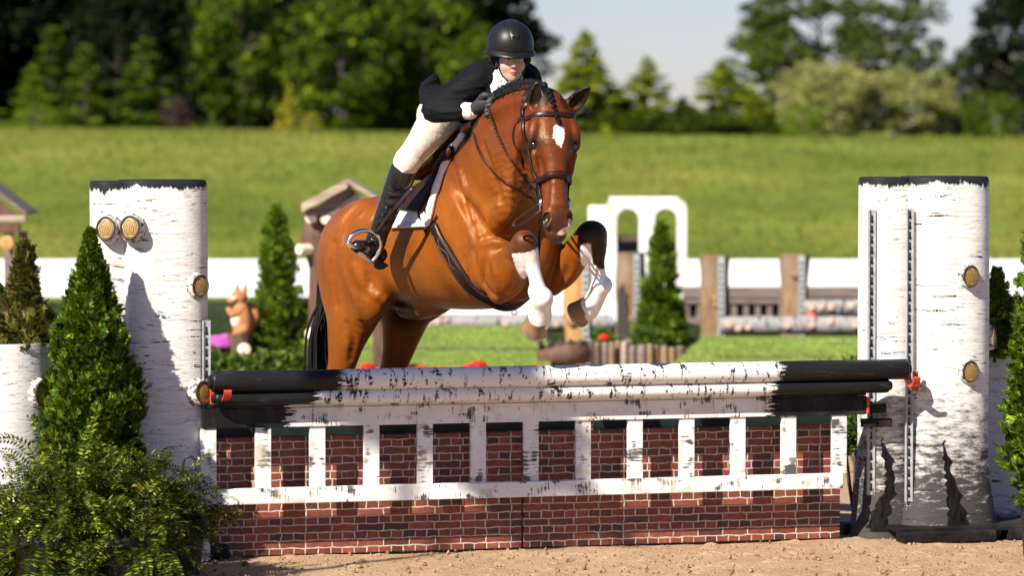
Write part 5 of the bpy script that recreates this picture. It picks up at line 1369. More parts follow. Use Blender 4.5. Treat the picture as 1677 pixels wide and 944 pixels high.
    F.put(tube([(B(.16, .26, 2.0), .012, .012), (B(.34, .245, 1.84), .020, .020), (B(.50, .225, 1.68), .020, .020)], rB, 3), k=.05, sub=True)
    F.put(tube([(B(.24, .30, 1.62), .012, .012), (B(.29, .285, 1.48), .020, .020), (B(.37, .26, 1.38), .022, .022)], rB, 3), k=.04, sub=True)
    # muscle edges: round the upper foreleg, haunch, hamstring, gaskin, ribs
    def furrow(pix_, r0, k):
        pts = [];
        for (x, y, Y) in pix_: pts.append(A(P(x, y, Y)))
        F.put(tube([(p, r0, r0) for p in pts], (0, 0, 1), 4), k=k, sub=True)
    furrow([(838, 392, -.62), (815, 388, -.58), (797, 402, -.52), (790, 430, -.46), (796, 462, -.42)], .010, .030)
    furrow([(832, 412, -.72), (846, 440, -.68), (842, 470, -.60)], .006, .020)
    furrow([(600, 350, .16), (592, 385, .12), (590, 430, .12), (600, 468, .14), (604, 500, .20)], .012, .045)
    furrow([(640, 350, .02), (622, 385, .04), (612, 425, .06), (612, 462, .10)], .008, .03)
    furrow([(545, 380, .42), (540, 440, .40), (548, 500, .42), (560, 560, .46)], .010, .045)
    furrow([(918, 420, -.46), (932, 440, -.44), (934, 462, -.40)], .006, .02)
    for q_ in range(5): furrow([(664 + q_ * 24, 408 + q_ * 4, -.12 - q_ * .055), (668 + q_ * 24, 450 + q_ * 3, -.10 - q_ * .055), (664 + q_ * 25, 484, -.05 - q_ * .055)], .003, .028)
    return F
def seg_d(vs, a, b):
    ab = b - a; t = np.clip(((vs - a) @ ab) / ab.dot(ab), 0, 1)
    return np.linalg.norm(vs - a - t[:, None] * ab, axis=1), t
def vnoise(vs, sc, seed=0):
    out = np.zeros(len(vs)); rs = np.random.RandomState(seed)
    for o in range(5):
        k = rs.normal(size=3) * sc * (1.3 ** o); out += np.sin(vs @ k + rs.uniform(0, 6.28)) / 5
    return out
def pixn(vs):
    q = vs - A(CAM); dep = q[:, 1] * _cp - q[:, 2] * _sp; up = q[:, 1] * _sp + q[:, 2] * _cp
    return 838.5 + _F * q[:, 0] / dep, 472 - _F * up / dep
def inpoly(x, y, poly):
    r = np.zeros(len(x), bool); n = len(poly)
    for i in range(n):
        (x0, y0), (x1, y1) = poly[i], poly[(i + 1) % n]
        c = ((y0 > y) != (y1 > y)) & (x < (x1 - x0) * (y - y0) / (y1 - y0 + 1e-9) + x0)
        r ^= c
    return r
def coat_colors(vs):
    n1 = vnoise(vs, 6, 1); n2 = vnoise(vs, 18, 2); n3 = vnoise(vs, 90, 3)
    bay = np.stack([.215 + .045 * n1 + .012 * n2, .058 + .015 * n1 + .005 * n2, .0065 + .002 * n1], 1)
    hh = (vs - POLL); s = hh @ hd / hL; wq = hh @ hr; nq = hh @ hf
    def mixc(c, m):
        nonlocal bay
        m = np.clip(m, 0, 1)[:, None]; bay = bay * (1 - m) + np.array(c) * m
    inhead = (vs[:, 1] < -.25) & (np.abs(wq) < .16) & (nq > -.25) & (nq < .12)
    mixc((.115, .020, .0045), np.clip((vs[:, 2] - 1.85) / .35, 0, 1) * .8)          # richer red on the neck
    mixc((.105, .020, .005), inhead * .8)
    mixc((.020, .012, .010), inhead * np.clip((s - .78 + .05 * n2) / .14, 0, 1) * .80)    # dark muzzle
    mixc((.014, .008, .006), inhead * np.clip(1.35 - np.hypot((s - .33) * hL, (np.abs(wq) - .108)) / .048, 0, 1) * .9)
    for s_ in (1, -1):
        dn = np.linalg.norm((vs - H(.895, s_ * .066, .010)) / 1.0, axis=1); mixc((.005, .003, .003), np.clip(1.9 - dn / .018, 0, 1))   # dark of the nostril hollows put into the colour
    # pink and white snip on the lips
    e_ = np.hypot((s - .975 - .6 * (wq + .03)) / .020, (wq + .028) / .032) + .12 * n3 + .1 * n2; mixc((.60, .36, .30), inhead * (nq > -.05) * np.clip((1.1 - e_) / .15, 0, 1))
    e_ = np.hypot((s - .915) / .035, (wq + .060) / .014) + .12 * n3; mixc((.70, .60, .55), inhead * np.clip((1.1 - e_) / .15, 0, 1))
    # star
    x, y = pixn(vs + np.stack([n3 + n2, n3, n3 - n2], 1) * .0032)
    star = inpoly(x, y, [(906, 207), (913, 203), (921, 206), (924, 218), (924, 228), (919, 242), (914, 236), (906, 226)]) & inhead & (nq > 0)
    mixc((.82, .78, .74), star * 1.0)
    # ears: black inside
    for (eb, et) in ((H(.05, .072, -.050), A(P(880, 133, -.74))), (H(.04, -.095, -.045), A(P(966, 142, -.78)))):
        d, t = seg_d(vs, eb, et)
        mixc((.006, .005, .005), (d < .085) * (t > .12) * np.clip((t - .12) * 6, 0, 1))
    blk = (.012, .009, .008); wht = (.80, .77, .74)
    d, t = seg_d(vs, RK + A((-.02, 0, -.01)), RK2); mixc((.085, .028, .011), np.clip((.12 + .012 * n3 - d) / .07, 0, 1))
    d, t = seg_d(vs, RK2, RFT); m = (d < .085) & (t > .0); top = np.clip((RK[2] + .010 + .010 * n3 + .008 * n2 + .10 * (vs[:, 0] - RK[0]) - vs[:, 2]) / .006 + .5, 0, 1)
    mixc(wht, m * top)
    for a, b in ((RFT, RPS), (RPS, RHF)): d, t = seg_d(vs, a, b); mixc(wht, (d < .10) & (vs[:, 2] < RK[2] - .1))
    d, t = seg_d(vs, LK, LK2); mixc(blk, np.clip((.105 + .012 * n3 - d) / .02, 0, 1) * (vs[:, 0] > LK[0] - .065 + .01 * n3))
    d, t = seg_d(vs, LK2, LFT); m = (d < .085)
    front = (vs[:, 0] - (LK2[0] + (LFT[0] - LK2[0]) * t))
    mixc(blk, m * 1.0 * (t > 0))
    mixc(wht, m * np.maximum(np.clip((t - .52 - .03 * n3 - front * 4) / .05 + .5, 0, 1), np.clip((-.026 + .003 * n3 - front) / .006 + .5, 0, 1)) * np.clip((LK[2] - .03 + .006 * n3 - vs[:, 2]) / .008, 0, 1))
    for a, b in ((LFT, LPS), (LPS, LHF)): d, t = seg_d(vs, a, b); mixc(wht, (d < .10) & (vs[:, 2] < LK[2] - .12))
    # groin darkened with the shade between the hind legs, lower hind legs black
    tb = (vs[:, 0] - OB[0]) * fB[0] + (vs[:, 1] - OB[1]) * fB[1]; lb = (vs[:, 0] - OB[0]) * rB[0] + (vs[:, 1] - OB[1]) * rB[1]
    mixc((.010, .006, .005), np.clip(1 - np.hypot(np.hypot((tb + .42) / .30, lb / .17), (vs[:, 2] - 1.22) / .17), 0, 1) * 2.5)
    mixc(blk, np.clip((.84 - vs[:, 2] + .03 * n1) / .08, 0, 1) * (vs[:, 1] > .5))
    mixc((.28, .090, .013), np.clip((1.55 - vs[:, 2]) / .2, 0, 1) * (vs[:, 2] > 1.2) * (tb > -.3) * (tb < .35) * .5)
    return np.clip(bay, 0.004, 1)
def crease(vs):
    c = A(P(838, 290, -.60)); d = vs - c; return np.clip(1.3 - np.sqrt((d[:, 0] / .13) ** 2 + (d[:, 1] / .25) ** 2 + (d[:, 2] / .24) ** 2), 0, 1)
def color_attr(me, cols, name='coat'):
    ca = me.color_attributes.new(name, 'FLOAT_COLOR', 'POINT')
    a = np.ones((len(cols), 4), np.float32); a[:, :3] = cols
    ca.data.foreach_set('color', a.ravel())

# ------------------------------------------------------------------ build the horse
F = horse_mesh(0.0066)
hv_, hf_ = F.mesh()
BV = BVHTree.FromPolygons([Vector(v) for v in hv_.tolist()], hf_.tolist())
def carve(pix_, r, k, sub=True, mir=False):
    """furrow (or, with sub off, a raised fold) following the skin"""
    pts = []
    for (x, y) in cat(pix_, 3):
        h, nn = ray(x, y, BV)
        if h is None: continue
        if pts and np.linalg.norm(A(h) - pts[-1]) > .2: continue
        pts.append(A(h + nn * (r * .35 if sub else -r * .55)))
    if len(pts) < 3: return
    n = len(pts); F.put(tube([(p, r * (.4 + .6 * math.sin(math.pi * (i + .5) / n)), r * (.4 + .6 * math.sin(math.pi * (i + .5) / n))) for i, p in enumerate(pts)], (0.2, .3, 1), 1), k=k, sub=sub)
for c_ in ([(776, 412), (780, 398), (791, 391), (813, 387), (831, 390)], [(775, 410), (781, 446), (793, 470), (808, 484)], [(831, 424), (845, 444), (848, 463), (833, 478)], [(568, 532), (579, 556), (575, 589)],
           [(867, 262), (867, 285), (873, 303)], [(858, 236), (849, 285), (846, 330)], [(838, 396), (846, 418), (852, 440)], [(618, 350), (604, 385), (600, 425), (607, 462)], [(740, 262), (752, 300), (768, 345), (778, 392)],
           [(884, 262), (886, 282), (890, 300)], [(932, 258), (931, 280), (929, 300)], [(792, 236), (812, 300), (828, 350)], [(932, 412), (930, 440), (918, 462)], [(548, 400), (542, 450), (550, 500)]):
    carve(c_, .013, .030)
for c_ in ([(560, 391), (559, 428), (567, 457), (581, 490), (588, 520)], [(581, 437), (590, 461), (608, 480), (641, 497), (670, 505)], [(609, 334), (590, 355), (575, 375)], [(792, 400), (808, 396), (826, 400)], [(803, 420), (812, 450), (816, 476)],
           [(752, 280), (764, 320), (776, 360)], [(806, 180), (830, 168), (855, 162)], [(592, 330), (566, 352), (548, 385)]):
    carve(c_, .010, .034, False)
for q_ in range(7):          # skin wrinkles where the neck bends
    carve([(846 - q_ * 2, 262 + q_ * 11), (856 - q_, 268 + q_ * 11), (866 - q_, 270 + q_ * 10)], .005, .016)
hv_, hf_ = F.mesh(); hv_ = relax(hv_, hf_, 2)
HORSE = empty('horse', (float(OB[0]), float(OB[1]), GZ), 0, 'bay horse with white star and white front legs jumping over the birch poles', 'horse')
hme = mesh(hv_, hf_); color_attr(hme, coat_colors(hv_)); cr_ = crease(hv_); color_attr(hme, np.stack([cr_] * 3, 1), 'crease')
BV = BVHTree.FromPolygons([Vector(v) for v in hv_.tolist()], hf_.tolist())
link('body', hme, coat_mat(), HORSE)

# ------------------------------------------------------------------ hooves, mane, tail
def onskin(p, off=0.0):
    q = BV.find_nearest(Vector([float(x) for x in p])); return q[0] + q[1] * off, q[1]
def skinpath(ctrl, off=.006, n=6, ray_=True):
    """ctrl: pixels (x, y) dropped on the coat, or world points taken to the nearest skin"""
    pts = []; 
    if len(ctrl[0]) == 2:
        for (x, y) in cat(ctrl, n):
            h, nn = ray(x, y, BV)
            if h is None or (pts and (h - pts[-1][0]).length > .25):
                h, nn = onskin((pts[-1][0] if pts else P(x, y, -.3)) + Vector((0, 0, -.005)))
            pts.append((h, nn))
    else:
        for p in cat(ctrl, n): pts.append(onskin(p))
    P_ = [a + b * off for a, b in pts]; N_ = [b for a, b in pts]
    for it in range(3):
        P_ = [P_[0]] + [(P_[i - 1] + P_[i] * 2 + P_[i + 1]) / 4 for i in range(1, len(P_) - 1)] + [P_[-1]]
        N_ = [N_[0]] + [(N_[i - 1] + N_[i] * 2 + N_[i + 1]).normalized() for i in range(1, len(N_) - 1)] + [N_[-1]]
    return P_, N_
def strap(name, pts, nrm, wid, th, mat, parent=None, closed=False):
    prof = [(-.5, 0), (-.46, .75), (-.3, 1), (.3, 1), (.46, .75), (.5, 0), (.3, -.6), (-.3, -.6)]; m = len(prof); vs = []; fs = []; n = len(pts)
    for i in range(n):
        a = pts[(i - 1) % n] if closed else pts[max(i - 1, 0)]; b = pts[(i + 1) % n] if closed else pts[min(i + 1, n - 1)]
        t = (b - a).normalized(); nn = Vector(nrm[i]); nn = (nn - t * nn.dot(t)).normalized(); s_ = t.cross(nn); w_ = wid[i] if hasattr(wid, '__len__') else wid
        for (x, y) in prof: vs.append(pts[i] + s_ * (x * w_) + nn * (y * th))
    for i in range(n if closed else n - 1):
        j = (i + 1) % n
        for k in range(m): l = (k + 1) % m; fs.append((i * m + k, j * m + k, j * m + l, i * m + l))
    if not closed: fs += [tuple(range(m)), tuple(range((n - 1) * m, n * m))[::-1]]
    mb = MB().add(vs, fs); return link(name, mb.me(), mat, parent)
def wtube(name, pts, r, mat, parent, n=8):
    mb = MB().tube([Vector([float(c) for c in p]) for p in pts], r, n); return link(name, mb.me(), mat, parent)
def field_mesh(prims, h=.004, rel=1, pad=.03):
    lo = np.min([p[0][1] for p in prims], 0) - pad; hi = np.max([p[0][2] for p in prims], 0) + pad
    F = Field(lo, hi, h)
    for p in prims: F.put(p[0], k=p[1], sub=(len(p) > 2 and p[2]))
    v_, f_ = F.mesh(); 
    return mesh(relax(v_, f_, rel), f_)
def hoof(c, axis, front, r=.066, L=.085):
    a = Vector([float(x) for x in axis]).normalized(); u = Vector([float(x) for x in front]); u = (u - a * u.dot(a)).normalized()
    mb = MB(); mb.lathe([(r * .80, -.004), (r * .86, .006), (r * .84, .012), (r * .93, L * .5), (r * 1.04, L * .92), (r * 1.04, L)], 30, Vector([float(x) for x in c]), a, u, 1.08, .98, cap=False)
    o = link('hoof', mb.me(), M_hoof, HORSE)
    mb = MB(); mb.lathe([(r * 1.045, L * .90), (r * 1.055, L * 1.04), (r * .80, L * 1.04), (r * .76, L * .94)], 30, Vector([float(x) for x in c]), a, u, 1.08, .98, cap=False); link('horseshoe', mb.me(), M_galv, o)
    mb = MB(); mb.lathe([(r * .80, L * .98), (r * .5, L * .86), (.004, L * .84)], 30, Vector([float(x) for x in c]), a, u, 1.08, .98, cap=False)
    e = Vector([float(x) for x in c]) + a * L * .9; s_ = a.cross(u)
    mb.add([e - u * r * .8 - s_ * r * .35, e - u * r * .8 + s_ * r * .35, e + u * r * .45, e - a * .012 - u * r * .2], [(0, 1, 2), (0, 3, 1), (1, 3, 2), (2, 3, 0)]); link('sole', mb.me(), M_hoofd, o)
hoof(A(P(881, 523, -.56)), A((-.22, .66, -.72)), (0, -1, -.5), .066, .078)
hoof(A(P(962, 503, -.32)), A((-.66, .50, -.56)), (.3, -1, -.6), .064, .078)
for s, dt in ((1, -.03), (-1, .05)): hoof(B(-1.03 + dt, s * .14, .36), B(-1.06, 0, 0) - B(-1.0, 0, .06), fB)
# mane braids along the crest
crest = cat([A(P(764, 226, -.16)), A(P(776, 210, -.22)), A(P(785, 193, -.30)), A(P(800, 168, -.40)), A(P(822, 150, -.48)), A(P(848, 141, -.56)), A(P(872, 141, -.64)), A(P(893, 152, -.70))], 9)
mb = MB(); mr = np.random.RandomState(2)
for i in range(0, len(crest)):
    p, nn = onskin(crest[i] + A((0, 0, .05))); s_ = .8 + .4 * mr.rand()
    mb.sphere(p + Vector((mr.normal(0, .002), 0, .002)), (.015 * s_, .017, .020 * s_), 8, 6)
    for q_ in range(3):
        q = p + Vector((-.006 - .008 * q_ + mr.normal(0, .002), -.010 - .012 * q_, -.006 - .012 * q_ - .006 * mr.rand())); mb.sphere(q, (.012, .012, .009 + .003 * mr.rand()), 7, 5)
    for q_ in range(3):
        mb.tube([q, q + Vector((mr.normal(0, .006), -.006, -.012 - .01 * mr.rand()))], [.003, .001], 4)
tp = [onskin(c + A((0, 0, .05)))[0] for c in crest]
mb.tube(tp, .015, 8); mb.tube([p + Vector((-.006, -.016, -.014)) for p in tp], .015, 8); link('mane', mb.me(), M_hair, HORSE)
mb = MB(); fl = [A(P(897, 150, -.74)), A(P(906, 158, -.80)), A(P(914, 170, -.86)), A(P(920, 184, -.89)), A(P(922, 193, -.90))]
for i, c in enumerate(cat(fl, 4)):
    p, nn = onskin(c); mb.sphere(p + nn * .006 + Vector((.004 * (-1) ** i, 0, 0)), (.012 - .0003 * i, .012, .010), 10, 6)
link('forelock', mb.me(), M_hair, HORSE)
for s in (1, -1):      # eyes
    mb = MB(); c = Vector(H(.33, s * .0985, -.004).tolist()); mb.sphere(c, .0265, 20, 12); link('eye', mb.me(), M_eye, HORSE)
mb = MB(); tr_ = np.random.RandomState(6)
for k in range(150):
    o_ = tr_.normal(0, .020, 3); e_ = tr_.normal(0, .034, 3); p0 = B(-.93, 0, 1.62) + o_; p1 = B(-1.04, .02, 1.45) + o_ * 1.5; p2 = B(-1.08, .07, 1.15) + e_ * .7; p3 = B(-1.08, .07, .92) + e_; p4 = B(-1.07, .08, .62 + tr_.rand() * .15) + e_ * 1.3
    pts = cat([p0, p1, p2, p3, p4], 4); mb.tube([Vector(p.tolist()) for p in pts], [.0055 * (1 - (i / len(pts)) ** 3) + .0008 for i in range(len(pts))], 5)
link('tail', mb.me(), M_hair, HORSE)

# ------------------------------------------------------------------ bridle
BR = empty('bridle', tuple(POLL), 0, 'dark brown leather bridle with padded noseband and reins, on the horse head', 'bridle')
def ringpath(c, u, v, R0, a0, a1, n, off):
    P_, N_ = [], []
    for a in np.linspace(a0, a1, n):
        d = Vector((u * math.cos(a) + v * math.sin(a)).tolist()); c_ = Vector(c.tolist()); h = BV.ray_cast(c_ + d * R0, -d)
        p, nn = (h[0], h[1]) if h[0] is not None else (c_ + d * .1, d)
        P_.append(p + d * off); N_.append(d)
    for it in range(3): P_ = [P_[0]] + [(P_[i - 1] + P_[i] * 2 + P_[i + 1]) / 4 for i in range(1, len(P_) - 1)] + [P_[-1]]
    return P_, N_
c_ = H(.585, 0, -.03); p_, n_ = ringpath(c_, hr, hf + hd * -.12, .22, 0, 2 * math.pi, 49, .006); nb = strap('noseband', p_[:-1], n_[:-1], .034, .011, M_leather, BR, True)
p_, n_ = ringpath(c_, hr, hf + hd * -.12, .22, .35, math.pi - .35, 25, .014); strap('noseband_padding', p_, n_, .018, .006, M_leather2, nb)
p_, n_ = ringpath(H(.115, 0, -.05), hr, hf, .22, -.25, math.pi + .25, 33, .006); strap('browband', p_, n_, .026, .006, M_leather, BR)
def hp(s, w_, n_): return H(s, w_, n_)
for s in (1, -1):
    P_, N_ = skinpath([hp(.10, s * .13, -.055), hp(.20, s * .14, -.045), hp(.32, s * .14, -.05), hp(.45, s * .13, -.055), hp(.58, s * .10, -.05), hp(.72, s * .085, -.045)], .008); strap('cheekpiece', P_, N_, .018, .005, M_leather, BR)
    P_, N_ = skinpath([hp(.08, s * .13, -.085), hp(.20, s * .14, -.11), hp(.34, s * .13, -.16), hp(.46, s * .08, -.24)], .008); strap('throatlatch', P_, N_, .011, .005, M_leather, BR)
    # bit ring
    c_, nn = onskin(hp(.745, s * .10, -.045), .010); u = Vector(hd.tolist()); u = (u - nn * u.dot(nn)).normalized(); w_ = nn.cross(u)
    ring_ = [c_ + u * .024 * math.cos(a) + w_ * .024 * math.sin(a) for a in np.linspace(0, 2 * math.pi, 19)]; b_ = wtube('bit_ring', ring_, .0035, M_steel, BR)
    wtube('bit_cheek', [c_ + u * -.045, c_, c_ + u * .045], .005, M_steel, b_)
P_, N_ = skinpath([hp(.10, .12, -.09), hp(.02, .10, -.10), hp(-.04, .04, -.10), hp(-.04, -.04, -.10), hp(.02, -.10, -.10), hp(.10, -.12, -.09)], .008); strap('crownpiece', P_, N_, .024, .006, M_leather, BR)
# reins
BITR = c_ if False else onskin(hp(.745, .10, -.045), .014)[0]
def free(name, pix_, wid, th, mat, par, nrm=(-.3, -1, .1), n=6, rad=None):
    pts = [Vector(q[:3].tolist()) for q in cat([A(P(*p)) for p in pix_], n)]; return strap(name, pts, [Vector(nrm)] * len(pts), wid, th, mat, par)
P_, N_ = skinpath([(803, 176), (812, 205), (828, 240), (846, 272), (862, 296), (874, 312)], .014); r1 = strap('rein', P_ + [BITR], N_ + [N_[-1]], .0125, .0055, M_leather, BR)
mb = MB()
for i in range(0, len(P_) // 2): mb.sphere(P_[i] + N_[i] * .003, (.0068, .0068, .0075), 8, 6)
link('laced_grip', mb.me(), M_black, r1)
P_, N_ = skinpath([(779, 218), (786, 243), (800, 268), (822, 292), (846, 309), (866, 322)], .013); strap('rein', P_ + [BITR + Vector((0, 0, -.02))], N_ + [N_[-1]], .0125, .005, M_leather, BR)
free('rein_loop', [(884, 334, -.86), (868, 345, -.83), (849, 358, -.80), (841, 367, -.79), (844, 371, -.80), (858, 366, -.83), (875, 354, -.86), (887, 344, -.87)], .012, .005, M_leather, BR)
free('martingale_strap', [(888, 330, -.80), (885, 360, -.76), (884, 395, -.68), (880, 430, -.60)], .017, .005, M_leather, BR)

# ------------------------------------------------------------------ saddle
SADC = B(-.02, 0, 2.0)
SAD = empty('saddle', tuple(SADC), 0, 'dark brown jumping saddle over a white fleece pad, with girth and stirrups', 'saddle')
def mirror(p): p = A(p); q = p - A((OB[0], OB[1], 0)); return p - 2 * q.dot(rB) * rB
def patch(name, fr, re, off, th, mat, parent, side=1, n=16, m=9, edge=.006):
    G = []; fr_ = cat(fr, 5); re_ = cat(re, 5); 
    for i in range(n):
        t = i / (n - 1) * (len(fr_) - 1); a = min(int(t), len(fr_) - 2); f_ = t - a; x0 = fr_[a] * (1 - f_) + fr_[a + 1] * f_
        t = i / (n - 1) * (len(re_) - 1); a = min(int(t), len(re_) - 2); f_ = t - a; x1 = re_[a] * (1 - f_) + re_[a + 1] * f_
        row = []
        for j in range(m):
            x = x0 + (x1 - x0) * j / (m - 1); h, nn = ray(x[0], x[1], BV)
            if h is None: h, nn = onskin(P(x[0], x[1], -.1))
            row.append((h, nn))
        G.append(row)
    if side < 0:
        G = [[onskin(mirror(h)) for h, nn in row] for row in G]
    top = [[h + nn * (off + th) for h, nn in row] for row in G]
    for it in range(4):
        top = [[top[i][j] if i in (0, n - 1) or j in (0, m - 1) else (top[i - 1][j] + top[i + 1][j] + top[i][j - 1] + top[i][j + 1] + top[i][j] * 4) / 8 for j in range(m)] for i in range(n)]
    vs = [p for r_ in top for p in r_] + [top[i][j] - G[i][j][1] * th for i in range(n) for j in range(m)]; N_ = n * m; fs = []
    for i in range(n - 1):
        for j in range(m - 1):
            k = i * m + j; q = (k, k + 1, k + m + 1, k + m); fs.append(q); fs.append(tuple(x + N_ for x in q[::-1]))
    bd = [j for j in range(m)] + [i * m + m - 1 for i in range(1, n)] + [(n - 1) * m + j for j in range(m - 2, -1, -1)] + [i * m for i in range(n - 2, 0, -1)]
    for a, b in zip(bd, bd[1:] + bd[:1]): fs.append((a, b, b + N_, a + N_))
    return link(name, MB().add(vs, fs).me(), mat, parent), top
PADF = [(757, 215), (748, 236), (736, 266), (722, 300), (711, 335), (704, 369)]; PADR = [(700, 240), (688, 258), (672, 290), (658, 320), (650, 348), (644, 373)]
FLF = [(741, 230), (741, 246), (733, 275), (718, 306), (706, 332), (697, 350)]; FLR = [(700, 246), (686, 268), (672, 296), (661, 320), (655, 336), (653, 346)]
for s in (1, -1):
    pd, top = patch('saddle_pad', PADF, PADR, .004, .014, M_fleece, SAD, s)
    link('fleece_edge', MB().tube([top[i][0] for i in range(len(top))], [.019 + .002 * math.sin(i * 2.1) for i in range(len(top))], 10).me(), M_fleece, pd)
    link('fleece_edge', MB().tube([r_ for r_ in top[-1]], .011, 8).me(), M_fleece, pd)
    fl_, top = patch('flap', FLF, FLR, .020, .012, M_leather2, SAD, s)
    kr = [top[i][1] for i in range(1, 9)]; link('knee_roll', MB().tube(kr, [.012, .022, .028, .030, .028, .024, .018, .010], 10).me(), M_leather2, fl_)
    for dx in (0, 12):
        if s > 0: P_, N_ = skinpath([(686 + dx, 340), (692 + dx, 360), (702 + dx, 384)], .012)
        else:
            q_ = skinpath([(686 + dx, 340), (692 + dx, 360), (702 + dx, 384)], .012)[0]; z_ = [onskin(mirror(p)) for p in q_]; P_ = [a + b * .012 for a, b in z_]; N_ = [b for a, b in z_]
        strap('billet', P_, N_, .020, .005, M_leather, SAD)
def topz(t): return BV.ray_cast(Vector(B(t, 0, 3).tolist()), Vector((0, 0, -1)))[0].z
st = []
for (t, a, b, up) in ((.20, .045, .035, .045), (.12, .07, .035, .035), (0, .10, .030, .03), (-.14, .14, .032, .03), (-.26, .15, .034, .045), (-.33, .11, .030, .085)): st.append((B(t, 0, topz(t) + up), a, b))
link('seat', field_mesh([(tube(st, rB), .01)], .008, 2), M_leather2, SAD)
c_ = A(B(.17, 0, 1.70)); u_ = rB; v_ = _un(fB * .24 - UP * .40)
p_, n_ = ringpath(c_, u_, v_, .7, -.10, math.pi + .10, 61, .010)
ws = [.052 + .026 * min(1, min(i, 60 - i) / 9) for i in range(61)]
gi = strap('girth', p_, n_, ws, .014, M_leather, SAD)
mb = MB()
for q_ in (-.32, .32):
    pts = []
    for i in range(3, 58):
        t = (p_[i + 1] - p_[i - 1]).normalized(); nn = Vector(n_[i]); s_ = t.cross(nn).normalized(); pts.append(p_[i] + s_ * q_ * ws[i] + nn * .0142)
    mb.tube(pts, .0011, 4)
pts = []
for i in range(5, 20):
    t = (p_[i + 1] - p_[i - 1]).normalized(); nn = Vector(n_[i]); s_ = t.cross(nn).normalized(); pts.append(p_[i] + s_ * .012 * math.sin(i * 1.1) + nn * .0148)
mb.tube(pts, .0010, 4); link('stitching', mb.me(), simple('pale_thread', (.20, .16, .14), .7, .1, 10), gi)
P_, N_ = p_[28:35], n_[28:35]; 
link('girth_ring', MB().tube([p_[30] + Vector((.014 * math.cos(a) + .02, -.012, -.03 + .012 * math.sin(a))) for a in np.linspace(0, 6.28, 13)], .003, 6).me(), M_steel, gi)

# ------------------------------------------------------------------ the rider
def Q(px, py, Y): return A(P(px, py, Y))
RID = empty('rider', tuple(Q(716, 205, .08)), 0, 'rider in dark coat, beige breeches, black boots and helmet, leaning over the horse neck', 'person')
Pv, Wa, Ch, Nb = Q(731, 184, .10), Q(752, 164, .02), Q(789, 141, -.10), Q(822, 122, -.20)
ShR, ShL = Q(780, 134, -.30), Q(860, 130, -.06)
ElR, WrR, HaR = Q(711, 179, -.29), Q(772, 182, -.38), Q(793, 168, -.43)
ElL, WrL, HaL = Q(880, 180, -.02), Q(845, 185, -.12), Q(828, 172, -.22)
HiR, KnR, AnR = Q(718, 197, .0), Q(668, 262, -.26), Q(616, 392, -.07)
HiL, KnL, AnL = Q(742, 190, .16), mirror(KnR), mirror(AnR)
HC = Q(836, 95, -.30); ff = _un(A((.20, -.97, -.09))); fr = _un(np.cross(ff, UP)); fu = np.cross(fr, ff)
def L(x, y, z): return HC + fr * x + fu * y + ff * z
def torso(o): return [(tube([(Pv, .130, .100), (Wa, .115, .088), (Ch, .145, .105), (lerp(Ch, Nb, .6), .135, .095), (Nb, .06, .06)], rB, 5, o), .03),
                      (limb([Nb, lerp(Nb, ShR, .7), ShR], [.07, .068, .066], off=o), .05), (limb([Nb, lerp(Nb, ShL, .7), ShL], [.07, .068, .066], off=o), .05)]
def armR(o, e=1.0): return [(limb([ShR, lerp(ShR, ElR, .5), ElR], [.062, .058, .052], off=o), .022), (limb([ElR, lerp(ElR, WrR, .35 * e), lerp(ElR, WrR, e)], [.052, .050, .038 if e > .95 else .043], off=o), .02)]
def armL(o, e=1.0): return [(limb([ShL, lerp(ShL, ElL, .5), ElL], [.064, .056, .046], off=o), .03), (limb([ElL, lerp(ElL, WrL, .35 * e), lerp(ElL, WrL, e)], [.046, .046, .034], off=o), .02)]
def thigh(hi, kn, o): return [(limb([hi, lerp(hi, kn, .35), lerp(hi, kn, .75), kn], [.096, .080, .064, .060], off=o), .04)]
def calf(kn, an, o, t0=0.0): return [(limb([lerp(kn, an, t0), lerp(kn, an, .3), lerp(kn, an, .65), an], [.058, .058, .047, .038], off=o), .02)]
def hand(wr, ha, s=1):
    pr = [(limb([wr, ha], [.026, .030]), .01), (ell(ha, (.036, .026, .040)), .015)]
    for i in range(4):
        b = ha + A((.018 - .002 * i, -.010, .034 - .021 * i)); m_ = b + A((.028, -.016, -.004)); t_ = m_ + A((-.010, -.020, -.020)); e_ = t_ + A((-.022, .002, -.008))
        pr.append((limb([b, m_, t_, e_], [.0115, .0108, .0098, .0085], 3), .005))
    b = ha + A((-.016, -.020, .026)); pr.append((limb([b, b + A((.022, -.018, .012)), b + A((.046, -.020, .004))], [.013, .0115, .009], 3), .006))
    return pr
face = [(ell(L(0, .050, -.012), (.074, .088, .092), (fr, fu)), .02), (ell(L(0, -.028, .030), (.060, .076, .060), (fr, fu)), .03), (ell(L(0, -.084, .048), (.036, .032, .034), (fr, fu)), .025),
        (ell(L(0, -.100, .064), (.018, .014, .014), (fr, fu)), .012), (tube([(L(0, .010, .084), .008, .008), (L(0, -.014, .096), .009, .010), (L(0, -.030, .104), .012, .011)], fr, 3), .010)]
for s in (-1, 1):
    face += [(ell(L(s * .034, -.034, .062), (.026, .026, .022), (fr, fu)), .02), (ell(L(s * .012, -.034, .096), (.008, .006, .008), (fr, fu)), .006), (ell(L(s * .030, .004, .090), (.016, .010, .013), (fr, fu)), .01, True),
             (ell(L(s * .030, .003, .074), (.013, .011, .013), (fr, fu)), .004), (tube([(L(s * .012, .018, .092), .006, .006), (L(s * .030, .022, .088), .006, .006), (L(s * .048, .014, .076), .005, .005)], fr, 3), .01),
             (ell(L(s * .073, -.012, -.008), (.010, .028, .018), (fr, fu)), .008)]

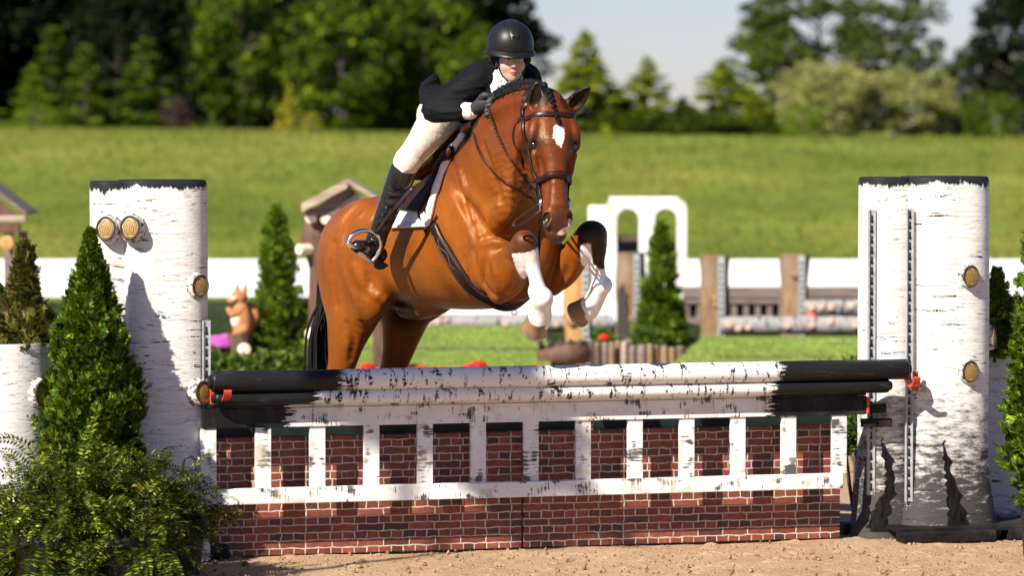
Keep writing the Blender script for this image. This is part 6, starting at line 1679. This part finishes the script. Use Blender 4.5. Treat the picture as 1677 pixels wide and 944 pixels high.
body = torso(-.022) + armR(-.020) + armL(-.020) + [(q_[0], .01) for q_ in thigh(HiR, KnR, -.034) + thigh(HiL, KnL, -.034)] + [(q_[0], .01) for q_ in calf(KnR, AnR, -.028) + calf(KnL, AnL, -.028)]
body += [(limb([lerp(Ch, Nb, .8), Nb, L(0, -.02, -.02)], [.055, .052, .050]), .03)] + face + hand(WrR, HaR) + hand(WrL, HaL)
def foot(an, s):
    d = _un(A((-.44, -.80, .18)) if s > 0 else A((.50, -.60, .15))); he = an + A((.004, .03, -.10)) - d * .03; to = he + d * .24 + A((0, 0, .03))
    return he, to
for an, s in ((AnR, 1), (AnL, -1)):
    he, to = foot(an, s); body += [(limb([an, lerp(he, to, .25) + A((0, 0, .03)), lerp(he, to, .9)], [.036, .036, .026]), .02)]
def folds(me, amp, f, seed, stretch=(1, 1, 1), lo=0):
    """cloth folds: push the surface along its normals by stretched ridged noise"""
    n = len(me.vertices); co = np.zeros(n * 3); no = np.zeros(n * 3); me.vertices.foreach_get('co', co); me.vertex_normals.foreach_get('vector', no); co = co.reshape(-1, 3); no = no.reshape(-1, 3)
    q = co * np.array(stretch); a = vnoise(q, f, seed); b = vnoise(q + a[:, None] * .02, f * 1.8, seed + 1); h = (1 - np.abs(a) * 2.2) * .7 + (1 - np.abs(b) * 2.2) * .3
    co += no * (h[:, None] - .6) * amp; me.vertices.foreach_set('co', co.ravel()); me.update(); return me
link('body', field_mesh(body, .006, 1), M_skin, RID)
lp = link('lips', field_mesh([(limb([L(-.021, -.063, .080), L(-.008, -.0595, .0865), L(0, -.061, .0875), L(.008, -.0595, .0865), L(.021, -.063, .080)], [.0012, .0030, .0026, .0030, .0012]), .002),
                         (limb([L(-.019, -.067, .079), L(0, -.0705, .086), L(.019, -.067, .079)], [.0012, .0036, .0012]), .002)], .0022, 1, .01), M_lip, RID)
for s in (-1, 1):
    e_ = link('eye', MB().sphere(Vector(L(s * .030, .003, .0775).tolist()), .0118, 16, 10).me(), M_eyew, RID); link('iris', MB().sphere(Vector((L(s * .030, .002, .0775) + ff * .0075).tolist()), .0058, 12, 8).me(), M_eye, e_)
    link('eyebrow', MB().tube([Vector(L(s * x, y, z).tolist()) for x, y, z in ((.012, .019, .0985), (.030, .024, .0955), (.047, .016, .083))], [.003, .0028, .0012], 6).me(), M_hair, RID)
# hair, drawn back under the helmet
link('hair', field_mesh([(tube([(L(-.064, .03, .045), .012, .02), (L(-.078, -.008, .008), .012, .026), (L(-.066, -.03, -.04), .02, .03), (L(0, -.045, -.085), .05, .03)], fu, 4), .02), (tube([(L(.064, .03, .045), .012, .02), (L(.078, -.008, .008), .012, .026), (L(.066, -.03, -.04), .02, .03), (L(0, -.045, -.085), .05, .03)], fu, 4), .02)], .005), M_hair, RID)
# coat
ct = torso(.012) + armR(.010, .72) + armL(.010, .72)
ct += [(tube([(Q(730, 170, .08), .12, .06), (Q(715, 160, .12), .10, .04), (Q(708, 150, .16), .075, .024), (Q(708, 139, .19), .055, .017), (Q(715, 129, .21), .035, .014)], rB, 4), .02),
       (tube([(Pv + A((0, 0, .012)), .135, .10), (Q(716, 170, .10), .125, .085)], rB, 3), .03),
       (ell(lerp(ElR, WrR, .68), (.050, .050, .050)), .01)]
# folds: shallow grooves across sleeve and back
link('show_coat', folds(field_mesh(ct, .0045, 1), .007, 15, 5, (.6, .6, 1.3)), M_jacket, RID)
cf = lerp(ElR, WrR, .90); link('shirt_cuff', field_mesh([(limb([lerp(ElR, WrR, .66), lerp(ElR, WrR, .98)], [.038, .042]), .01)], .005), M_shirt, RID)
link('shirt_cuff', field_mesh([(limb([lerp(ElL, WrL, .70), lerp(ElL, WrL, .96)], [.044, .041]), .01)], .005), M_shirt, RID)
# stock tie and lapels
sk = [(limb([L(-.008, -.095, -.035), L(-.010, -.135, -.020)], [.058, .062]), .02), (ell(Q(818, 130, -.31), (.046, .034, .054)), .025), (ell(Q(812, 143, -.34), (.030, .022, .045)), .02), (ell(Q(840, 136, -.33), (.042, .020, .022)), .02)]
link('stock_tie', folds(field_mesh(sk, .004, 1), .008, 45, 3), M_shirt, RID)
for pts in ([(803, 102, -.22), (797, 118, -.28), (798, 136, -.33), (802, 152, -.34)], [(862, 112, -.16), (868, 124, -.24), (862, 140, -.30), (846, 152, -.33)]):
    link('lapel', field_mesh([(tube([(Q(*p), w_, .014) for p, w_ in zip(pts, (.02, .034, .034, .02))], fr, 4), .01)], .006), M_jacket, RID)
# gloves
for (w_, h_) in ((WrR, HaR), (WrL, HaL)):
    pr = [((limb([lerp(w_, h_, .25), h_], [.032, .034])), .01), (ell(h_, (.040, .030, .044)), .015)]
    for i in range(4):
        b = h_ + A((.018 - .002 * i, -.010, .034 - .021 * i)); m_ = b + A((.028, -.016, -.004)); t_ = m_ + A((-.010, -.020, -.020)); e_ = t_ + A((-.022, .002, -.008)); pr.append((limb([b, m_, t_, e_], [.0138, .0130, .0118, .0105], 3), .004))
    b = h_ + A((-.016, -.020, .026)); pr.append((limb([b, b + A((.022, -.018, .012)), b + A((.046, -.020, .004))], [.0155, .014, .011], 3), .005)); link('glove', field_mesh(pr, .0035, 1), M_glove, RID)
link('glove', field_mesh([((limb([Q(797, 176, -.40), Q(786, 184, -.38)], [.03, .028])), .01)], .004), M_glove, RID) if False else None
# breeches
br = [(tube([(Pv + A((.02, 0, .0)), .132, .100), (Q(722, 192, .09), .140, .105)], rB, 3, .006), .03)] + thigh(HiR, KnR, .004) + thigh(HiL, KnL, .004) + [(limb([KnR, lerp(KnR, AnR, .13)], [.063, .061]), .02), (limb([KnL, lerp(KnL, AnL, .13)], [.063, .061]), .02)]
br += [(ell(Q(720, 190, .12), (.108, .105, .105)), .06)]
link('breeches', folds(field_mesh(br, .005, 1), .0035, 18, 8, (.5, .5, 1.5)), M_breech, RID)
# boots
for kn, an, s in ((KnR, AnR, 1), (KnL, AnL, -1)):
    he, to = foot(an, s); pr = calf(kn, an, .008, .14) + [(limb([lerp(kn, an, .12), lerp(kn, an, .17)], [.063, .061]), .01), (limb([an, lerp(he, to, .30) + A((0, 0, .035)), lerp(he, to, .62) + A((0, 0, .015)), lerp(he, to, .95)], [.046, .046, .040, .034]), .025), (ell(he + A((0, 0, .025)), (.038, .042, .042)), .02)]
    for q_ in range(5):
        t_ = .38 + q_ * .11; c0 = lerp(kn, an, t_); pr.append((limb([c0 + A((-.06, -.045, .01)), c0 + A((.0, -.07, -.015 + .01 * (q_ % 2))), c0 + A((.06, -.045, .012))], [.004, .006, .004]), .022, True))
    bt = link('boot', field_mesh(pr, .006, 1), M_black_leather, RID)
    d_ = _un(to - he); w_ = _un(np.cross(d_, UP)); pts = [he - d_ * .035 + A((0, 0, -.022)), lerp(he, to, .5) + A((0, 0, -.022)), to + d_ * .02 + A((0, 0, -.020))]
    link('boot_sole', field_mesh([(tube([(pts[0], .034, .008), (pts[1], .036, .007), (pts[2], .026, .006)], w_, 4), .006), (ell(he + A((0, 0, -.035)), (.032, .034, .018)), .01)], .005), M_sole, bt)
# helmet
hm = [(ell(L(0, .070, -.012), (.119, .124, .132), (fr, fu)), .02), (box(L(0, -.057, 0), (.2, .075, .25), (fr, fu)), .012, True)]
HME = field_mesh(hm, .005, 1); HEL = link('helmet', HME, M_helmet, RID)
vs = []; fs = []; n = 48
for k, (ex, dy, ez) in enumerate(((0, .030, 0), (.006, .018, .010), (.011, .008, .024), (.010, .002, .024), (.004, .008, .012), (-.012, .018, -.01))):
    for i in range(n):
        t = 2 * math.pi * i / n; c, s_ = math.cos(t), math.sin(t); fw = max(0, s_) ** 1.5
        vs.append(L((.119 + ex) * c, .018 + dy - .012 * fw, -.012 + (.132 + ex + ez * .7 * fw) * s_))
for k in range(5):
    for i in range(n): j = (i + 1) % n; fs.append((k * n + i, k * n + j, (k + 1) * n + j, (k + 1) * n + i))
link('brim', MB().add([tuple(v) for v in vs], fs).me(), M_helmet, HEL)
vs = []; fs = []; nu, nv = 12, 18
for j in range(nv):
    ph = lerp(.28, 1.62, j / (nv - 1))                      # from brim to crown
    for i in range(nu):
        u_ = (i / (nu - 1) - .5) * 2; hw_ = lerp(.020, .034, j / (nv - 1)); x = u_ * hw_; k_ = 1.018 - .014 * abs(u_) ** 4
        vs.append(L(x * 1.0, .070 + .124 * k_ * math.sin(ph) * math.sqrt(max(0, 1 - (x / .119) ** 2)), -.012 + .132 * k_ * math.cos(ph) * math.sqrt(max(0, 1 - (x / .119) ** 2))))
for j in range(nv - 1):
    for i in range(nu - 1): k = j * nu + i; fs.append((k, k + 1, k + nu + 1, k + nu))
pn = link('front_panel', MB().add([tuple(v) for v in vs], fs).me(), simple('satin_black_panel', (.011, .012, .014), .28, .1, 30), HEL)
c_ = L(0, .070 + .124 * 1.02 * math.sin(.42), -.012 + .132 * 1.03 * math.cos(.42)); nn = _un(ff * math.cos(.45) + fu * math.sin(.45))
link('vent_frame', MB().box(tuple(c_), (.034, .020, .008), ax=(tuple(fr), tuple(np.cross(nn, fr)), tuple(nn)), bev=.003).me(), simple('vent_dark', (.03, .03, .032), .3, .1, 20, metal=.5), pn)
link('vent_opening', MB().box(tuple(c_ + nn * .003), (.026, .012, .006), ax=(tuple(fr), tuple(np.cross(nn, fr)), tuple(nn)), bev=.002).me(), M_black, pn)
wtube('chin_strap', [L(-.080, .03, .02), L(-.074, -.02, .035), L(-.056, -.080, .050), L(-.018, -.122, .064), L(.018, -.121, .062), L(.054, -.080, .046), L(.078, -.02, .03), L(.083, .03, .01)], .0038, M_black, HEL)
for s in (-1, 1): wtube('side_strap', [L(s * .088, .03, -.04), L(s * .085, -.01, -.02), L(s * .072, -.03, .036)], .0038, M_black, HEL)
wtube('side_strap', [L(.115, .03, .03), L(.112, -.01, .03), L(.088, -.045, .03), L(.072, -.03, .036)], .0035, M_black, HEL)
# bracelet-like watch strap at the bare wrist
w0 = lerp(ElR, WrR, 1.02); wtube('wristband', [w0 + A((.0 + .006 * math.cos(a), .036 * math.cos(a), .036 * math.sin(a))) for a in np.linspace(0, 6.28, 15)], .004, simple('tan_band', (.35, .20, .06), .5, .2, 10), RID)

# stirrups belong to the saddle
def stirrup(s):
    he, to = foot(AnR, 1); m_ = (lambda p: p) if s > 0 else mirror
    arch = [Q(569, 398, -.24), Q(577, 386, -.235), Q(590, 379, -.22), Q(605, 379, -.20), Q(617, 388, -.18), Q(622, 402, -.17), Q(616, 418, -.17), Q(606, 430, -.17)]
    pts = cat(arch, 4); pts = [m_(p) for p in pts]
    v_ = [Vector(p.tolist()) for p in pts]; o = strap('stirrup_iron', v_, [Vector((0, 0, 1)) if False else (Vector(((p - m_(lerp(arch[0], arch[-1], .5)))).tolist())).normalized() for p in pts], .030, .012, M_steel, SAD)
    a, b = m_(arch[0]), m_(arch[-1]); d_ = _un(b - a); w_ = _un(np.cross(d_, UP)); nn = np.cross(w_, d_)
    link('tread', MB().box(tuple((a + b) / 2), (float(np.linalg.norm(b - a)) + .016, .042, .016), ax=(tuple(d_), tuple(w_), tuple(nn)), bev=.004).me(), M_steel, o)
    link('tread_pad', MB().box(tuple((a + b) / 2 + nn * .010), (float(np.linalg.norm(b - a)) - .02, .034, .008), ax=(tuple(d_), tuple(w_), tuple(nn)), bev=.002).me(), M_black, o)
    q_ = [Vector(m_(p).tolist()) for p in cat([Q(676, 306, -.36), Q(660, 326, -.345), Q(640, 350, -.31), Q(617, 382, -.20)], 4)]
    if s < 0:
        for i_ in range(9): h_, n_q = onskin(q_[i_], .05); q_[i_] = q_[i_].lerp(h_, 1 - i_ / 9)
    strap('stirrup_leather', q_, [Vector((-.5 * s, -.8, .3))] * len(q_), .024, .006, M_leather, SAD)
stirrup(1); stirrup(-1)
